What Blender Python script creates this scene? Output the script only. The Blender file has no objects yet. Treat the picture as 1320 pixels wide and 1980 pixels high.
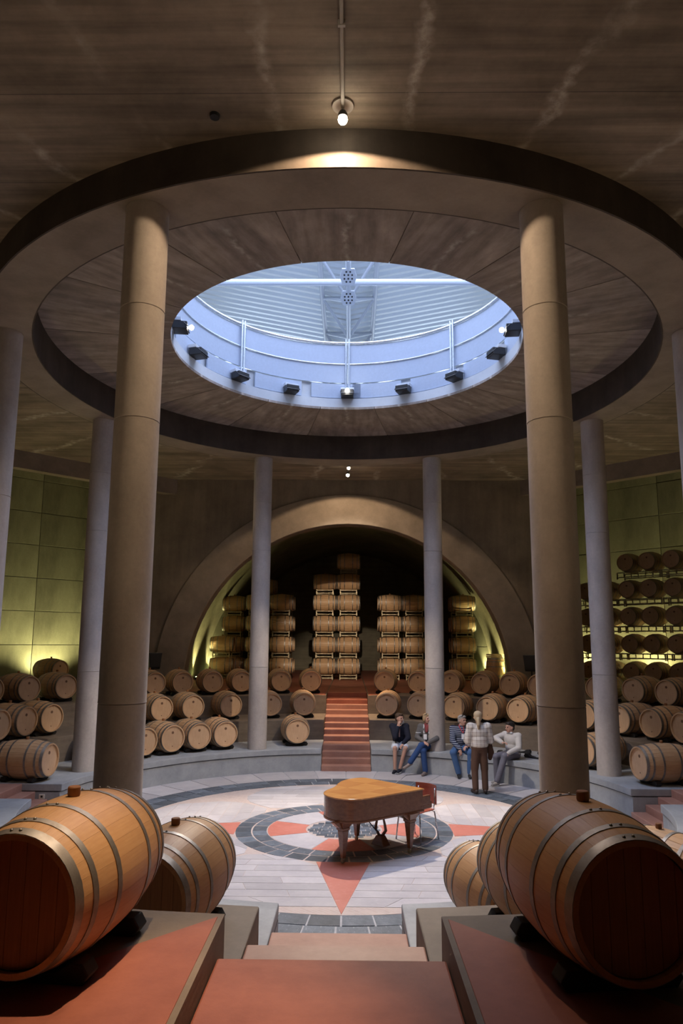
import bpy, bmesh, math, random
from math import sin, cos, pi, radians, sqrt, atan2, hypot, degrees
from mathutils import Vector, Matrix
import numpy as np
random.seed(7)
scene = bpy.context.scene
COL = scene.collection

# ------------------------------------------------------------------ camera
F_PX, CY_OFF, PITCH, CAM_D, CAM_X, YAW, ROLL, CAM_H = 1352.38, 44.29, .1532, 11.962, .0895, .0134, .0058, 2.987
cw, sw = cos(YAW), sin(YAW)
FW = np.array([-sw * cos(PITCH), cw * cos(PITCH), sin(PITCH)])
RT = np.array([cw, sw, 0.])
UP = np.cross(RT, FW)
R2 = RT * cos(ROLL) + UP * sin(ROLL)
U2 = UP * cos(ROLL) - RT * sin(ROLL)
CO = np.array([CAM_X, -CAM_D, CAM_H])
def ray(x, y): return FW + R2 * (x - 660) / F_PX - U2 * (y - 990 - CY_OFF) / F_PX
def at_z(x, y, z): d = ray(x, y); return CO + d * (z - CO[2]) / d[2]
def at_y(x, y, Y): d = ray(x, y); return CO + d * (Y - CO[1]) / d[1]
def at_diag(x, y, n, sx):            # vertical plane  sx*x + y = n*sqrt2  (diagonal bays)
    d = ray(x, y); k = (n * sqrt(2) - (sx * CO[0] + CO[1])) / (sx * d[0] + d[1]); return CO + d * k

cam_d = bpy.data.cameras.new('camera')
cam = bpy.data.objects.new('camera', cam_d)
COL.objects.link(cam)
M = Matrix.Identity(4)
for i in range(3):
    M[i][0], M[i][1], M[i][2], M[i][3] = R2[i], U2[i], -FW[i], CO[i]
cam.matrix_world = M
cam_d.sensor_fit = 'VERTICAL'
cam_d.sensor_height = 36.
cam_d.sensor_width = 24.
cam_d.lens = F_PX / 1980 * 36
cam_d.shift_y = CY_OFF / 1980
cam_d.clip_start = .05
cam_d.clip_end = 200
scene.camera = cam

# ------------------------------------------------------------------ view, world, large lights
vs = scene.view_settings
vs.view_transform = 'Standard'; vs.look = 'None'; vs.gamma = 1.0; vs.use_curve_mapping = False
vs.exposure = 0.12
scene.cycles.max_bounces = 6
scene.cycles.diffuse_bounces = 4
scene.cycles.adaptive_threshold = .03
scene.cycles.glossy_bounces = 3
scene.cycles.sample_clamp_indirect = 6
scene.cycles.use_denoising = True
world = bpy.data.worlds.new('overcast_sky'); scene.world = world; world.use_nodes = True
world.node_tree.nodes['Background'].inputs[0].default_value = (.55, .68, 1, 1)
world.node_tree.nodes['Background'].inputs[1].default_value = 1.0

def aim(o, loc, target):
    o.location = loc
    o.rotation_euler = (Vector(target) - Vector(loc)).to_track_quat('-Z', 'Y').to_euler()
def area_light(name, loc, target, sx, sy, energy, color):
    l = bpy.data.lights.new(name, 'AREA'); l.shape = 'RECTANGLE'; l.size = sx; l.size_y = sy
    l.energy = energy; l.color = color
    o = bpy.data.objects.new(name, l); COL.objects.link(o); aim(o, loc, target); return o
# area lights: added unseen roof light, and added panels that brighten the roof deck
area_light('daylight_added_rooflight', (0, .5, 14.6), (0, .5, 0), 9, 9, 2000, (.6, .7, 1))
area_light('deck_fill_far', (0, 24.5, 11.2), (0, 8, 13.2), 18, 2.4, 1900, (.66, .8, 1))
area_light('deck_fill_left', (-13.5, 6, 11.2), (0, 8, 13.2), 16, 2.4, 750, (.66, .8, 1))
area_light('deck_fill_right', (13.5, 6, 11.2), (0, 8, 13.2), 16, 2.4, 750, (.66, .8, 1))
WARM = (1, .7, .43)
GREEN = (.94, .9, .4)

# ------------------------------------------------------------------ helpers: meshes and objects
class MB:
    def __init__(s): s.v = []; s.f = []
    def add(s, vs, fs):
        b = len(s.v); s.v += [tuple(p) for p in vs]; s.f += [tuple(b + i for i in f) for f in fs]; return s
    def box(s, x0, x1, y0, y1, z0, z1, m=None):
        vs = [(x, y, z) for x in (x0, x1) for y in (y0, y1) for z in (z0, z1)]
        if m is not None: vs = [tuple(m @ Vector(p)) for p in vs]
        return s.add(vs, [(0, 1, 3, 2), (4, 6, 7, 5), (0, 4, 5, 1), (2, 3, 7, 6), (0, 2, 6, 4), (1, 5, 7, 3)])
    def prism(s, poly, z0, z1):
        n = len(poly)
        return s.add([(x, y, z0) for x, y in poly] + [(x, y, z1) for x, y in poly],
                     [tuple(range(n))[::-1], tuple(range(n, 2 * n))] + [(i, (i + 1) % n, n + (i + 1) % n, n + i) for i in range(n)])
    def tube(s, pts, r, n=10, cap=True, closed=False):
        pts = [Vector(p) for p in pts]; m = len(pts); vs = []
        for i, p in enumerate(pts):
            a = pts[(i - 1) % m] if (i > 0 or closed) else p; b = pts[(i + 1) % m] if (i < m - 1 or closed) else p
            t = (b - a).normalized()
            ref = Vector((0, 0, 1)) if abs(t.z) < .9 else Vector((1, 0, 0))
            u = t.cross(ref).normalized(); w = t.cross(u)
            rr = r[i] if isinstance(r, (list, tuple)) else r
            vs += [p + (u * cos(2 * pi * k / n) + w * sin(2 * pi * k / n)) * rr for k in range(n)]
        fs = [(i * n + k, i * n + (k + 1) % n, ((i + 1) % m) * n + (k + 1) % n, ((i + 1) % m) * n + k) for i in range(m if closed else m - 1) for k in range(n)]
        if cap and not closed: fs += [tuple(range(n))[::-1], tuple((m - 1) * n + k for k in range(n))]
        return s.add(vs, fs)
    def lathe(s, prof, n=24, axis='z', close=True):     # prof: (radius, height)
        vs = []
        for r, h in prof:
            for k in range(n):
                a = 2 * pi * k / n
                vs.append((r * cos(a), r * sin(a), h) if axis == 'z' else (h, r * cos(a), r * sin(a)))
        m = len(prof)
        fs = [(i * n + k, i * n + (k + 1) % n, (i + 1) * n + (k + 1) % n, (i + 1) * n + k) for i in range(m - 1) for k in range(n)]
        if close: fs += [tuple(range(n))[::-1], tuple((m - 1) * n + k for k in range(n))]
        return s.add(vs, fs)
    def mesh(s, name, smooth=False, bevel=0, merge=False):
        me = bpy.data.meshes.new(name); me.from_pydata(s.v, [], s.f)
        bm = bmesh.new(); bm.from_mesh(me)
        if merge: bmesh.ops.remove_doubles(bm, verts=bm.verts, dist=1e-5)
        bmesh.ops.recalc_face_normals(bm, faces=bm.faces)
        if bevel:
            es = [e for e in bm.edges if len(e.link_faces) == 2 and e.calc_face_angle(0) > .6]
            bmesh.ops.bevel(bm, geom=es, offset=bevel, segments=2, affect='EDGES', profile=.5)
        bm.to_mesh(me); bm.free()
        if smooth:
            me.polygons.foreach_set('use_smooth', [True] * len(me.polygons))
            if smooth != 'all':
                me.set_sharp_from_angle(angle=radians(38))
        return me
def link(name, me, mat=None, parent=None, loc=None, rot=None, scale=None):
    o = bpy.data.objects.new(name, me)
    if me is not None and mat is not None and len(me.materials) == 0: me.materials.append(mat)
    COL.objects.link(o)
    if parent: o.parent = parent
    if loc is not None: o.location = loc
    if rot is not None: o.rotation_euler = rot
    if scale is not None: o.scale = scale
    return o
def build(name, mb, mat, parent=None, loc=None, rot=None, smooth=False, bevel=0, merge=False):
    return link(name, mb.mesh(name, smooth, bevel, merge), mat, parent, loc, rot)
def tag(o, label, cat, group=None):
    o['label'] = label; o['category'] = cat
    if group: o['group'] = group
    return o
def thing(name, label, cat, loc=(0, 0, 0), rotz=0, group=None):
    o = link(name, None, loc=loc, rot=(0, 0, rotz)); o.empty_display_size = .1
    return tag(o, label, cat, group)
def struct(o): o['kind'] = 'structure'; return o
def clone(o, parent=None):
    c = o.copy(); COL.objects.link(c); c.parent = parent
    for ch in o.children:
        clone(ch, c)
    return c

# ------------------------------------------------------------------ helpers: materials
class Nodes:
    def __init__(s, name):
        s.m = bpy.data.materials.new(name); s.m.use_nodes = True
        s.t = s.m.node_tree; s.b = s.t.nodes['Principled BSDF']
        s.co = s.t.nodes.new('ShaderNodeTexCoord')
    def n(s, kind, **k):
        o = s.t.nodes.new('ShaderNode' + kind)
        for a, v in k.items(): setattr(o, a, v)
        return o
    def l(s, a, b): s.t.links.new(a, b)
    def map(s, scale=(1, 1, 1), rot=(0, 0, 0), src='Object', loc=(0, 0, 0)):
        m = s.n('Mapping'); m.inputs['Scale'].default_value = scale; m.inputs['Rotation'].default_value = rot
        m.inputs['Location'].default_value = loc
        s.l(s.co.outputs[src], m.inputs['Vector']); return m.outputs[0]
    def noise(s, vec, scale, detail=5, rough=.6):
        o = s.n('TexNoise'); o.inputs['Scale'].default_value = scale; o.inputs['Detail'].default_value = detail
        o.inputs['Roughness'].default_value = rough; s.l(vec, o.inputs['Vector']); return o.outputs['Fac']
    def ramp(s, fac, stops):
        o = s.n('ValToRGB'); e = o.color_ramp.elements
        while len(e) < len(stops): e.new(.5)
        for i, (p, c) in enumerate(stops):
            e[i].position = p; e[i].color = (c, c, c, 1) if isinstance(c, (int, float)) else (*c, 1)
        s.l(fac, o.inputs[0]); return o.outputs[0]
    def mix(s, fac, a, b, mode='MIX'):
        o = s.n('MixRGB', blend_type=mode)
        for i, v in ((0, fac), (1, a), (2, b)):
            if hasattr(v, 'links'): s.l(v, o.inputs[i])
            else: o.inputs[i].default_value = v if isinstance(v, (int, float)) else (*v, 1)
        return o.outputs[0]
    def math(s, op, a, b=0., c=0.):
        o = s.n('Math', operation=op)
        for i, v in enumerate((a, b, c)):
            if hasattr(v, 'links'): s.l(v, o.inputs[i])
            else: o.inputs[i].default_value = v
        return o.outputs[0]
    def bump(s, h, strength, dist=.01):
        o = s.n('Bump'); o.inputs['Strength'].default_value = strength; o.inputs['Distance'].default_value = dist
        s.l(h, o.inputs['Height']); s.l(o.outputs[0], s.b.inputs['Normal'])
    def done(s, col, rough=.6, metal=0., spec=.5):
        if hasattr(col, 'links'): s.l(col, s.b.inputs['Base Color'])
        else: s.b.inputs['Base Color'].default_value = (*col, 1)
        if hasattr(rough, 'links'): s.l(rough, s.b.inputs['Roughness'])
        else: s.b.inputs['Roughness'].default_value = rough
        s.b.inputs['Metallic'].default_value = metal
        s.b.inputs['Specular IOR Level'].default_value = spec
        return s.m

def concrete(name, dark, light, scale=1.2, rough=.75, stretch=(1, 1, 1), boards=None, streaks=0, grain=.25, joints=None):
    N = Nodes(name)
    a = N.noise(N.map(stretch), scale, 7, .65)
    b = N.noise(N.map(), 22, 4, .7)
    col = N.mix(N.ramp(a, [(.3, 0.), (.72, 1.)]), dark, light)
    col = N.mix(grain, col, N.mix(b, (.25, .25, .25), (1., 1., 1.)), 'MULTIPLY')
    h = N.math('ADD', N.math('MULTIPLY', a, .5), N.math('MULTIPLY', b, .25))
    if boards:        # rough board-marked form work, (axis vector scale, strength)
        bn = N.noise(N.map(boards[0]), 1.0, 3, .6)
        col = N.mix(boards[1], col, N.ramp(bn, [(.3, .35), (.7, 1.)]), 'MULTIPLY')
        h = N.math('ADD', h, bn)
    if joints:        # fine day joints between lifts: (axis index, spacing)
        sp = N.n('SeparateXYZ'); N.l(N.map(), sp.inputs[0])
        fr = N.math('FRACT', N.math('DIVIDE', sp.outputs[joints[0]], joints[1]))
        msk = N.math('LESS_THAN', fr, .012 / joints[1])
        col = N.mix(N.math('MULTIPLY', msk, .55), col, (.03, .028, .025))
    if streaks:       # pale lime streaks bleeding out of radial cracks
        sp = N.n('SeparateXYZ'); N.l(N.map(), sp.inputs[0])
        wob = N.math('MULTIPLY', N.math('SUBTRACT', N.noise(N.map(), .9, 4, .7), .5), .5)
        an = N.math('ADD', N.math('MULTIPLY', N.math('ARCTAN2', sp.outputs[0], sp.outputs[1]), streaks / (2 * pi)), wob)
        d = N.math('ABSOLUTE', N.math('SUBTRACT', N.math('FRACT', an), .5))
        line = N.ramp(d, [(0., 1.), (.022, .7), (.06, 0.)])
        brk = N.ramp(N.noise(N.map((1, 1, 1)), .75, 3), [(.4, 0.), (.58, 1.)])
        fine = N.ramp(N.noise(N.map(), 9, 4), [(.35, .1), (.7, 1.)])
        col = N.mix(N.math('MULTIPLY', N.math('MULTIPLY', line, brk), N.math('MULTIPLY', fine, .9)), col, (.6, .56, .5))
    N.bump(h, .35, .012)
    return N.done(col, rough, 0, .35)

M_CEIL = concrete('concrete_ceiling', (.19, .155, .12), (.42, .345, .275), .9, boards=((.35, 6.5, 1), .75), streaks=30, joints=(1, 1.25))
M_SOFFIT = concrete('concrete_soffit', (.25, .212, .185), (.5, .43, .385), 1.1, boards=((1.2, 5.5, 1), .75), streaks=22)
M_BEAM = concrete('concrete_beam', (.2, .165, .13), (.33, .275, .225), 1.4)
M_COL = concrete('concrete_column', (.40, .36, .33), (.58, .53, .49), 2.2, grain=.35, stretch=(1, 1, .5))
M_WALL = concrete('concrete_wall', (.16, .128, .097), (.3, .245, .19), .8, boards=((5, 5, .5), .35))
M_WALLP = concrete('concrete_wall_panel', (.2, .18, .13), (.42, .39, .29), 1.1, stretch=(1, 1, .35), grain=.4)
M_BENCH = concrete('concrete_bench', (.27, .29, .31), (.42, .44, .46), 2.4, rough=.55)
M_TERR = concrete('concrete_terrace', (.16, .125, .095), (.27, .215, .165), 1.6, boards=((1, 1, 9), .4), rough=.65)
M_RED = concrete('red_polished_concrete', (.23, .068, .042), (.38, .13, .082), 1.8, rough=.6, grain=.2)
M_STEP = concrete('red_step_concrete', (.33, .155, .11), (.46, .25, .185), 2.2, rough=.5, grain=.2)
M_WHITE = concrete('white_render', (.4, .43, .47), (.52, .55, .58), .8, grain=.1)

def stone(name, a, b, vein, scale=3, rough=.42, rnd=.25):
    N = Nodes(name)
    oi = N.n('ObjectInfo')
    n1 = N.noise(N.map(), scale, 6, .7)
    n2 = N.noise(N.map((1, 3, 1)), 9, 4, .6)
    col = N.mix(N.ramp(n1, [(.32, 0.), (.68, 1.)]), a, b)
    col = N.mix(N.ramp(n2, [(.6, 0.), (.72, .55)]), col, vein)
    col = N.mix(rnd, col, N.mix(oi.outputs['Random'], (.45, .45, .45), (1.35, 1.35, 1.35)), 'MULTIPLY')
    N.bump(N.math('ADD', n1, n2), .25, .006)
    return N.done(col, rough)
M_SLATE = stone('dark_slate', (.06, .08, .105), (.17, .2, .235), (.4, .43, .47), 4, .45, .8)
M_REDST = stone('red_stone', (.5, .15, .105), (.6, .22, .165), (.66, .42, .36), 2, .45, .15)
M_PALE = stone('pale_stone', (.43, .41, .43), (.56, .53, .53), (.66, .64, .66), 2, .4, .3)
M_MORTAR = concrete('pale_mortar', (.4, .4, .42), (.55, .55, .57), 6, rough=.6)
def paver():
    N = Nodes('small_paver')
    br = N.n('TexBrick'); br.inputs['Scale'].default_value = 5.2; br.inputs['Mortar Size'].default_value = .018
    br.inputs['Color1'].default_value = (.5, .37, .31, 1); br.inputs['Color2'].default_value = (.62, .49, .42, 1)
    br.inputs['Mortar'].default_value = (.62, .57, .54, 1); br.offset = .5
    N.l(N.map(rot=(0, 0, .78)), br.inputs['Vector'])
    n1 = N.noise(N.map(), 1.6, 5)
    col = N.mix(.5, br.outputs['Color'], N.ramp(n1, [(.3, (.42, .36, .36)), (.7, (.62, .52, .46))]))
    N.bump(br.outputs['Fac'], .15, .004)
    return N.done(col, .42)
M_PAVER = paver()

def oak(name, a, b, dark, grain_scale=(3, 40, 40), rough=.5, rnd=.35):
    N = Nodes(name)
    oi = N.n('ObjectInfo')
    g = N.noise(N.map(grain_scale), 1.6, 5, .65)
    w = N.noise(N.map((1, 1, 1)), 3.2, 4)
    col = N.mix(N.ramp(g, [(.3, 0.), (.7, 1.)]), a, b)
    col = N.mix(N.ramp(w, [(.45, 0.), (.8, .45)]), col, dark)
    col = N.mix(rnd, col, N.mix(oi.outputs['Random'], (.55, .52, .5), (1.25, 1.22, 1.2)), 'MULTIPLY')
    N.bump(g, .12, .003)
    return N.done(col, rough)
M_OAK = oak('oak_staves', (.5, .30, .15), (.62, .40, .22), (.36, .2, .1))
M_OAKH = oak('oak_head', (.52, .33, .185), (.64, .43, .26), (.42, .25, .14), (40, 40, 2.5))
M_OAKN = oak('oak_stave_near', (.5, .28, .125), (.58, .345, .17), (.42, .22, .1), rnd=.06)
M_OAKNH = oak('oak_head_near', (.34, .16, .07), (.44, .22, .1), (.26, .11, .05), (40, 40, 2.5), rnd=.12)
M_OAKR = oak('oak_rack_staves', (.5, .29, .105), (.62, .38, .155), (.36, .19, .06))
def metal(name, col, rough, rust=None):
    N = Nodes(name)
    n1 = N.noise(N.map(), 14, 4)
    c = N.mix(N.ramp(n1, [(.4, 0.), (.75, .6)]), col, rust or tuple(.6 * v for v in col))
    return N.done(c, N.ramp(n1, [(.3, rough), (.8, min(1, rough + .2))]), 1.)
M_HOOP = metal('galvanised_hoop', (.36, .34, .31), .5, (.2, .17, .145))
M_RACK = metal('rack_steel', (.4, .33, .22), .5)
M_CHROME = metal('chrome_steel', (.7, .7, .72), .2)
M_RAIL = metal('pale_steel', (.75, .8, .86), .3)
def plain(name, col, rough=.5, metal_=0, emit=0, var=.2):
    N = Nodes(name)
    n1 = N.noise(N.map(), 18, 3)
    c = N.mix(var, col, N.mix(n1, (.4, .4, .4), (1.2, 1.2, 1.2)), 'MULTIPLY')
    m = N.done(c, rough, metal_)
    if emit:
        N.b.inputs['Emission Color'].default_value = (*col, 1); N.b.inputs['Emission Strength'].default_value = emit
    return m
M_DRUM = plain('blue_grey_panel', (.36, .42, .53), .35, var=.25)
M_BLACK = plain('black_wood', (.012, .011, .012), .6)
M_BLACKM = plain('black_metal', (.012, .012, .013), .4)
M_BUNG = plain('brown_bung', (.3, .13, .05), .6)
M_DARKMARK = plain('dark_stamp', (.16, .08, .04), .8)
M_WHITEP = plain('white_paint', (.46, .5, .56), .4, var=.06)
M_BULB = plain('lamp_glow', (1, .85, .62), .3, emit=60)
M_BULBC = plain('lamp_glow_cool', (1, .95, .85), .3, emit=90)
M_BULBG = plain('uplight_glow', (.9, 1, .35), .3, emit=25)
M_PIPE = plain('grey_conduit', (.4, .37, .34), .4)

# ------------------------------------------------------------------ plan of the place
RC = .2                                  # the terraces are centred a little beyond the floor rose
R_T = [5.0, 6.55, 8.1]; Z_T = [.51, 1.02, 1.52]
HW = .59                                 # half width of the stairs
R_COL, COL_RAD, Z_BEAM, Z_CEIL, Z_SOF = 5.5, .225, 7.55, 7.97, 8.15
OCT_A, OCT_B = 9.2, 5.3                  # octagon corners (B,A) (A,B)
ARM_W, ARCH_R, VAULT_R, ARCH_Z = 6.3, 4.87, 6.1, 1.72
BAY_N = 17.4
Z_BAY = 10.0

# ------------------------------------------------------------------ floor: stone rose
floor = struct(link('floor', None)); 
def disc(r, n=96): return [(r * cos(2 * pi * k / n), r * sin(2 * pi * k / n)) for k in range(n)]
build('mortar_bed', MB().prism([(x, y + RC) for x, y in disc(5.3)], -.2, -.008), M_MORTAR, floor)
def sector_mesh(r0, r1, a, n=4, z0=-.03, z1=0., bevel=.006):
    pts = [(r0 * cos(-a / 2 + a * k / n), r0 * sin(-a / 2 + a * k / n)) for k in range(n + 1)] + \
          [(r1 * cos(a / 2 - a * k / n), r1 * sin(a / 2 - a * k / n)) for k in range(n + 1)]
    return MB().prism(pts, z0, z1).mesh('stone')
def ring_of(r0, r1, count, mat, gap=.014, off=0., name='stone', n=3):
    me = sector_mesh(r0 + gap / 2, r1 - gap / 2, 2 * pi / count - gap / ((r0 + r1) / 2), n)
    for k in range(count):
        link(name, me, mat, floor, rot=(0, 0, off + 2 * pi * k / count), loc=(0, 0, random.uniform(-.002, .002)))
ring_of(3.64, 3.95, 66, M_SLATE, .022); ring_of(3.95, 4.26, 72, M_SLATE, .022, off=.03)
ring_of(1.24, 1.49, 28, M_SLATE, .026); ring_of(1.49, 1.76, 34, M_SLATE, .026, off=.05)
for k in range(8):                                  # petals between the rose and the inner ring
    me = sector_mesh(.62, 1.235, pi / 4 - .015, 8)
    link('stone', me, M_REDST if k % 2 == 0 else M_PALE, floor, rot=(0, 0, pi / 4 * k))
row = 0
y = -.6
while y < .6:                                       # cobbled eye of the rose
    w = sqrt(max(.0, .605 ** 2 - max(abs(y), abs(y + .1)) ** 2)) if max(abs(y), abs(y + .1)) < .605 else 0
    x = -w + random.uniform(0, .05)
    while x < w - .04:
        l = min(random.uniform(.11, .19), w - x)
        if l > .04: build('stone', MB().box(x, x + l - .012, y, y + .088, -.03, random.uniform(-.003, .003)), M_SLATE, floor)
        x += l
    y += .1
# red compass points and the slabs flanking them
build('paver_field', MB().prism([(x, y) for x, y in disc(3.635)], -.03, -.004), M_PAVER, floor)
def rotp(p, a): return (p[0] * cos(a) - p[1] * sin(a), p[0] * sin(a) + p[1] * cos(a))
for k in range(4):
    a = pi / 2 * k
    tri = [(-.37, -1.74), (0, -3.62), (.37, -1.74)]
    build('stone', MB().prism([rotp(p, a) for p in tri], -.03, .0005), M_REDST, floor)
    for s in (-1, 1):
        yy = 1.42
        while yy < 3.4:
            h = .24 if yy < 3.1 else .3
            def xin(q): return .37 * (3.62 - q) / 1.88 + .012
            def xout(q): return max(sqrt(max(0, 3.6 ** 2 - q * q)) * (1 if q > 3.2 else .0), 1.95 - .35 * abs(q - 2.3))
            def ring(q): return sqrt(max(0, 1.77 ** 2 - q * q))
            x0a, x0b = max(xin(yy), ring(yy)), max(xin(yy + h), ring(yy + h))
            x1a = min(xout(yy), yy * .97, sqrt(3.6 ** 2 - yy * yy)); x1b = min(xout(yy + h), (yy + h) * .97, sqrt(max(.01, 3.6 ** 2 - (yy + h) ** 2)))
            if x1a > x0a + .05 and x1b > x0b + .02:
                cuts = [0, random.uniform(.3, .7), 1]
                for c0, c1 in zip(cuts[:-1], cuts[1:]):
                    q = [(s * (x0a + (x1a - x0a) * c0), -yy), (s * (x0a + (x1a - x0a) * c1 - s * 0 - .008), -yy),
                         (s * (x0b + (x1b - x0b) * c1 - .008), -yy - h + .01), (s * (x0b + (x1b - x0b) * c0), -yy - h + .01)]
                    build('slab', MB().prism([rotp(p, a) for p in q], -.03, 0.), M_PALE, floor)
            yy += h
n_s = 44
for k in range(n_s):                                # outer walk, slab by slab, cut to the foot of the ledge
    a0, a1 = 2 * pi * k / n_s + .003, 2 * pi * (k + 1) / n_s - .003
    def outer(a):  # distance from origin to the circle centred (0,RC)
        return RC * sin(a) + sqrt(5.25 ** 2 - (RC * cos(a)) ** 2)
    pts = [(4.27 * cos(a0 + (a1 - a0) * t / 3), 4.27 * sin(a0 + (a1 - a0) * t / 3)) for t in range(4)] + \
          [(outer(a1 - (a1 - a0) * t / 3) * cos(a1 - (a1 - a0) * t / 3), outer(a1 - (a1 - a0) * t / 3) * sin(a1 - (a1 - a0) * t / 3)) for t in range(4)]
    build('slab', MB().prism(pts, -.03, 0.), M_PALE, floor)

# ------------------------------------------------------------------ terraces and stairs
def quad_ring(r0, r1, n=28):
    """polygon of the quarter ring x>HW, y>HW between two radii"""
    a0, a1 = math.asin(HW / r0), math.acos(HW / r0); b0, b1 = math.asin(HW / r1), math.acos(HW / r1)
    return [(r0 * cos(a0 + (a1 - a0) * k / n), r0 * sin(a0 + (a1 - a0) * k / n)) for k in range(n + 1)] + \
           [(r1 * cos(b1 + (b0 - b1) * k / n), r1 * sin(b1 + (b0 - b1) * k / n)) for k in range(n + 1)]
def loft_ring(r0, r1, z0, z1, n=28):
    p = quad_ring(r0, r1, n); m = MB(); N_ = len(p); h = n + 1
    vs = [(x, y, z0) for x, y in p] + [(x, y, z1) for x, y in p]
    fs = [(i, (i + 1) % N_, N_ + (i + 1) % N_, N_ + i) for i in range(N_)]
    for k in range(n):
        o = 2 * h - 1 - k
        fs += [(k, k + 1, o - 1, o), (N_ + k, N_ + k + 1, N_ + o - 1, N_ + o)]
    return m.add(vs, fs)
ORIG = (0, RC, 0)
lm = [None] * 5
for q in range(4):
    rz = pi / 2 * q
    t = struct(link('terrace_ledge', None, loc=ORIG, rot=(0, 0, rz)))
    if q == 0:
        lm[0] = loft_ring(5.03, 6.6, -.1, .372).mesh('bench_wall'); lm[1] = loft_ring(5.06, 6.6, .37, .386).mesh('shadow_joint'); lm[2] = loft_ring(R_T[0], 6.6, .385, Z_T[0]).mesh('coping', bevel=.012)
        lm[3] = loft_ring(R_T[1], 8.15, -.1, Z_T[1]).mesh('ledge', bevel=.012)
    link('bench_wall', lm[0], M_BENCH, t); link('shadow_joint', lm[1], M_BLACK, t); link('coping', lm[2], M_BENCH, t)
    t = struct(link('terrace_ledge', None, loc=ORIG, rot=(0, 0, rz)))
    link('ledge', lm[3], M_TERR, t)
# upper floor round the pit (top at 1.52): one slab per quarter, its red walk ends on a slanting shade edge drawn by colour
def upper(n=28, R=27.):
    a0, a1 = math.asin(HW / R_T[2]), math.acos(HW / R_T[2])
    arc = [(R_T[2] * cos(a0 + (a1 - a0) * k / n), R_T[2] * sin(a0 + (a1 - a0) * k / n)) for k in range(n + 1)]
    out = []
    for k, (x, y) in enumerate(arc):
        s = R / max(x, y); out.append((x * s, y * s))
    out[0] = (R, HW); out[-1] = (HW, R)
    m = MB(); h = n + 1
    vs = [(x, y, z) for z in (1.2, 1.52) for x, y in arc + out]
    N_ = 2 * h; fs = []
    for k in range(n):
        fs += [(k, k + 1, h + k + 1, h + k), (N_ + k, N_ + k + 1, N_ + h + k + 1, N_ + h + k), (k, k + 1, N_ + k + 1, N_ + k)]
    fs += [(0, h, N_ + h, N_), (n, h + n, N_ + h + n, N_ + n)]
    m.add(vs, fs)
    # riser face below
    m.add([(x, y, -.1) for x, y in arc] + [(x, y, 1.2) for x, y in arc], [(k, k + 1, h + k + 1, h + k) for k in range(n)])
    # cheek walls of the stair cut
    m.add([(R_T[2], HW, -.1), (R, HW, -.1), (R, HW, 1.2), (arc[0][0], HW, 1.2)], [(0, 1, 2, 3)])
    m.add([(HW, R_T[2], -.1), (HW, R, -.1), (HW, R, 1.2), (HW, arc[-1][1], 1.2)], [(0, 1, 2, 3)])
    return m.mesh('upper_slab', merge=True)
um = upper()
def red_walk_shade_cut():
    # polished red walk; slanting edges by the stair mouths paint in a shade boundary
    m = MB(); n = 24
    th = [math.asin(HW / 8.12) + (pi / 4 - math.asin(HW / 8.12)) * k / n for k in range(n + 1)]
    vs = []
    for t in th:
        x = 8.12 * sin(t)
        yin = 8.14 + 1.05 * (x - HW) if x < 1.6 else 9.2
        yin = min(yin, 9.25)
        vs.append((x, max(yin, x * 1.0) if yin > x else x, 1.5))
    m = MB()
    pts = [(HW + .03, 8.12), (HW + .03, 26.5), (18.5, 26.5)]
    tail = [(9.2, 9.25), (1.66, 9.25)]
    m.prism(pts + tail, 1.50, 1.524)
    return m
for q in range(4):
    t = struct(link('upper_floor', None, loc=ORIG, rot=(0, 0, pi / 2 * q)))
    link('upper_slab', um, M_TERR, t)
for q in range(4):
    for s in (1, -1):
        m = red_walk_shade_cut(); m.v = [(x * s, y, z) for x, y, z in m.v]
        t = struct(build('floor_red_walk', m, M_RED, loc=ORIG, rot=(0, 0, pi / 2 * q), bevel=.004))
STEPS = [(.128, 4.95), (.255, 5.2), (.38, 5.42), (.51, 5.66), (.64, 6.25), (.765, 6.6), (.89, 6.93), (1.02, 7.2), (1.145, 7.82), (1.27, 8.05), (1.39, 8.3), (1.52, 9.25)]
for q in range(4):
    st = struct(link('stair_flight', None, loc=ORIG, rot=(0, 0, pi / 2 * q)))
    for i, (z, r) in enumerate(STEPS):
        r1 = STEPS[i + 1][1] + .02 if i < 11 else 26.5
        build('step', MB().box(-HW + .004, HW - .004, r, r1, z - .3 if i else -.1, z), M_RED if i >= 10 else M_STEP, st, bevel=.012)

# ------------------------------------------------------------------ columns, ring beam, soffit with round opening
for i in range(8):
    a = pi / 8 + pi / 4 * i
    c = Vector((R_COL * cos(a), R_COL * sin(a), Z_T[0]))
    joint = [2.15, 4.55] if i in (4, 7) else [1.9, 4.7, 5.9]
    prof = [(COL_RAD, 0)]
    for j in joint: prof += [(COL_RAD, j - .012), (COL_RAD - .006, j - .006), (COL_RAD + .003, j), (COL_RAD, j + .02)]
    prof += [(COL_RAD, Z_BEAM - Z_T[0] + .02)]
    which = {0: 'right of the seated people by the second stair', 1: 'far right, between seated people', 2: 'far left of the central stairs', 3: 'left, behind the foremost column', 4: 'at the far left edge of the picture', 5: 'foremost on the left, behind the big barrel', 6: 'foremost on the right, behind the big barrel', 7: 'at the far right edge of the picture'}[i]
    o = build('column', MB().lathe(prof, 40), M_COL, loc=c, smooth=True)
    o['kind'] = 'structure'
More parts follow.
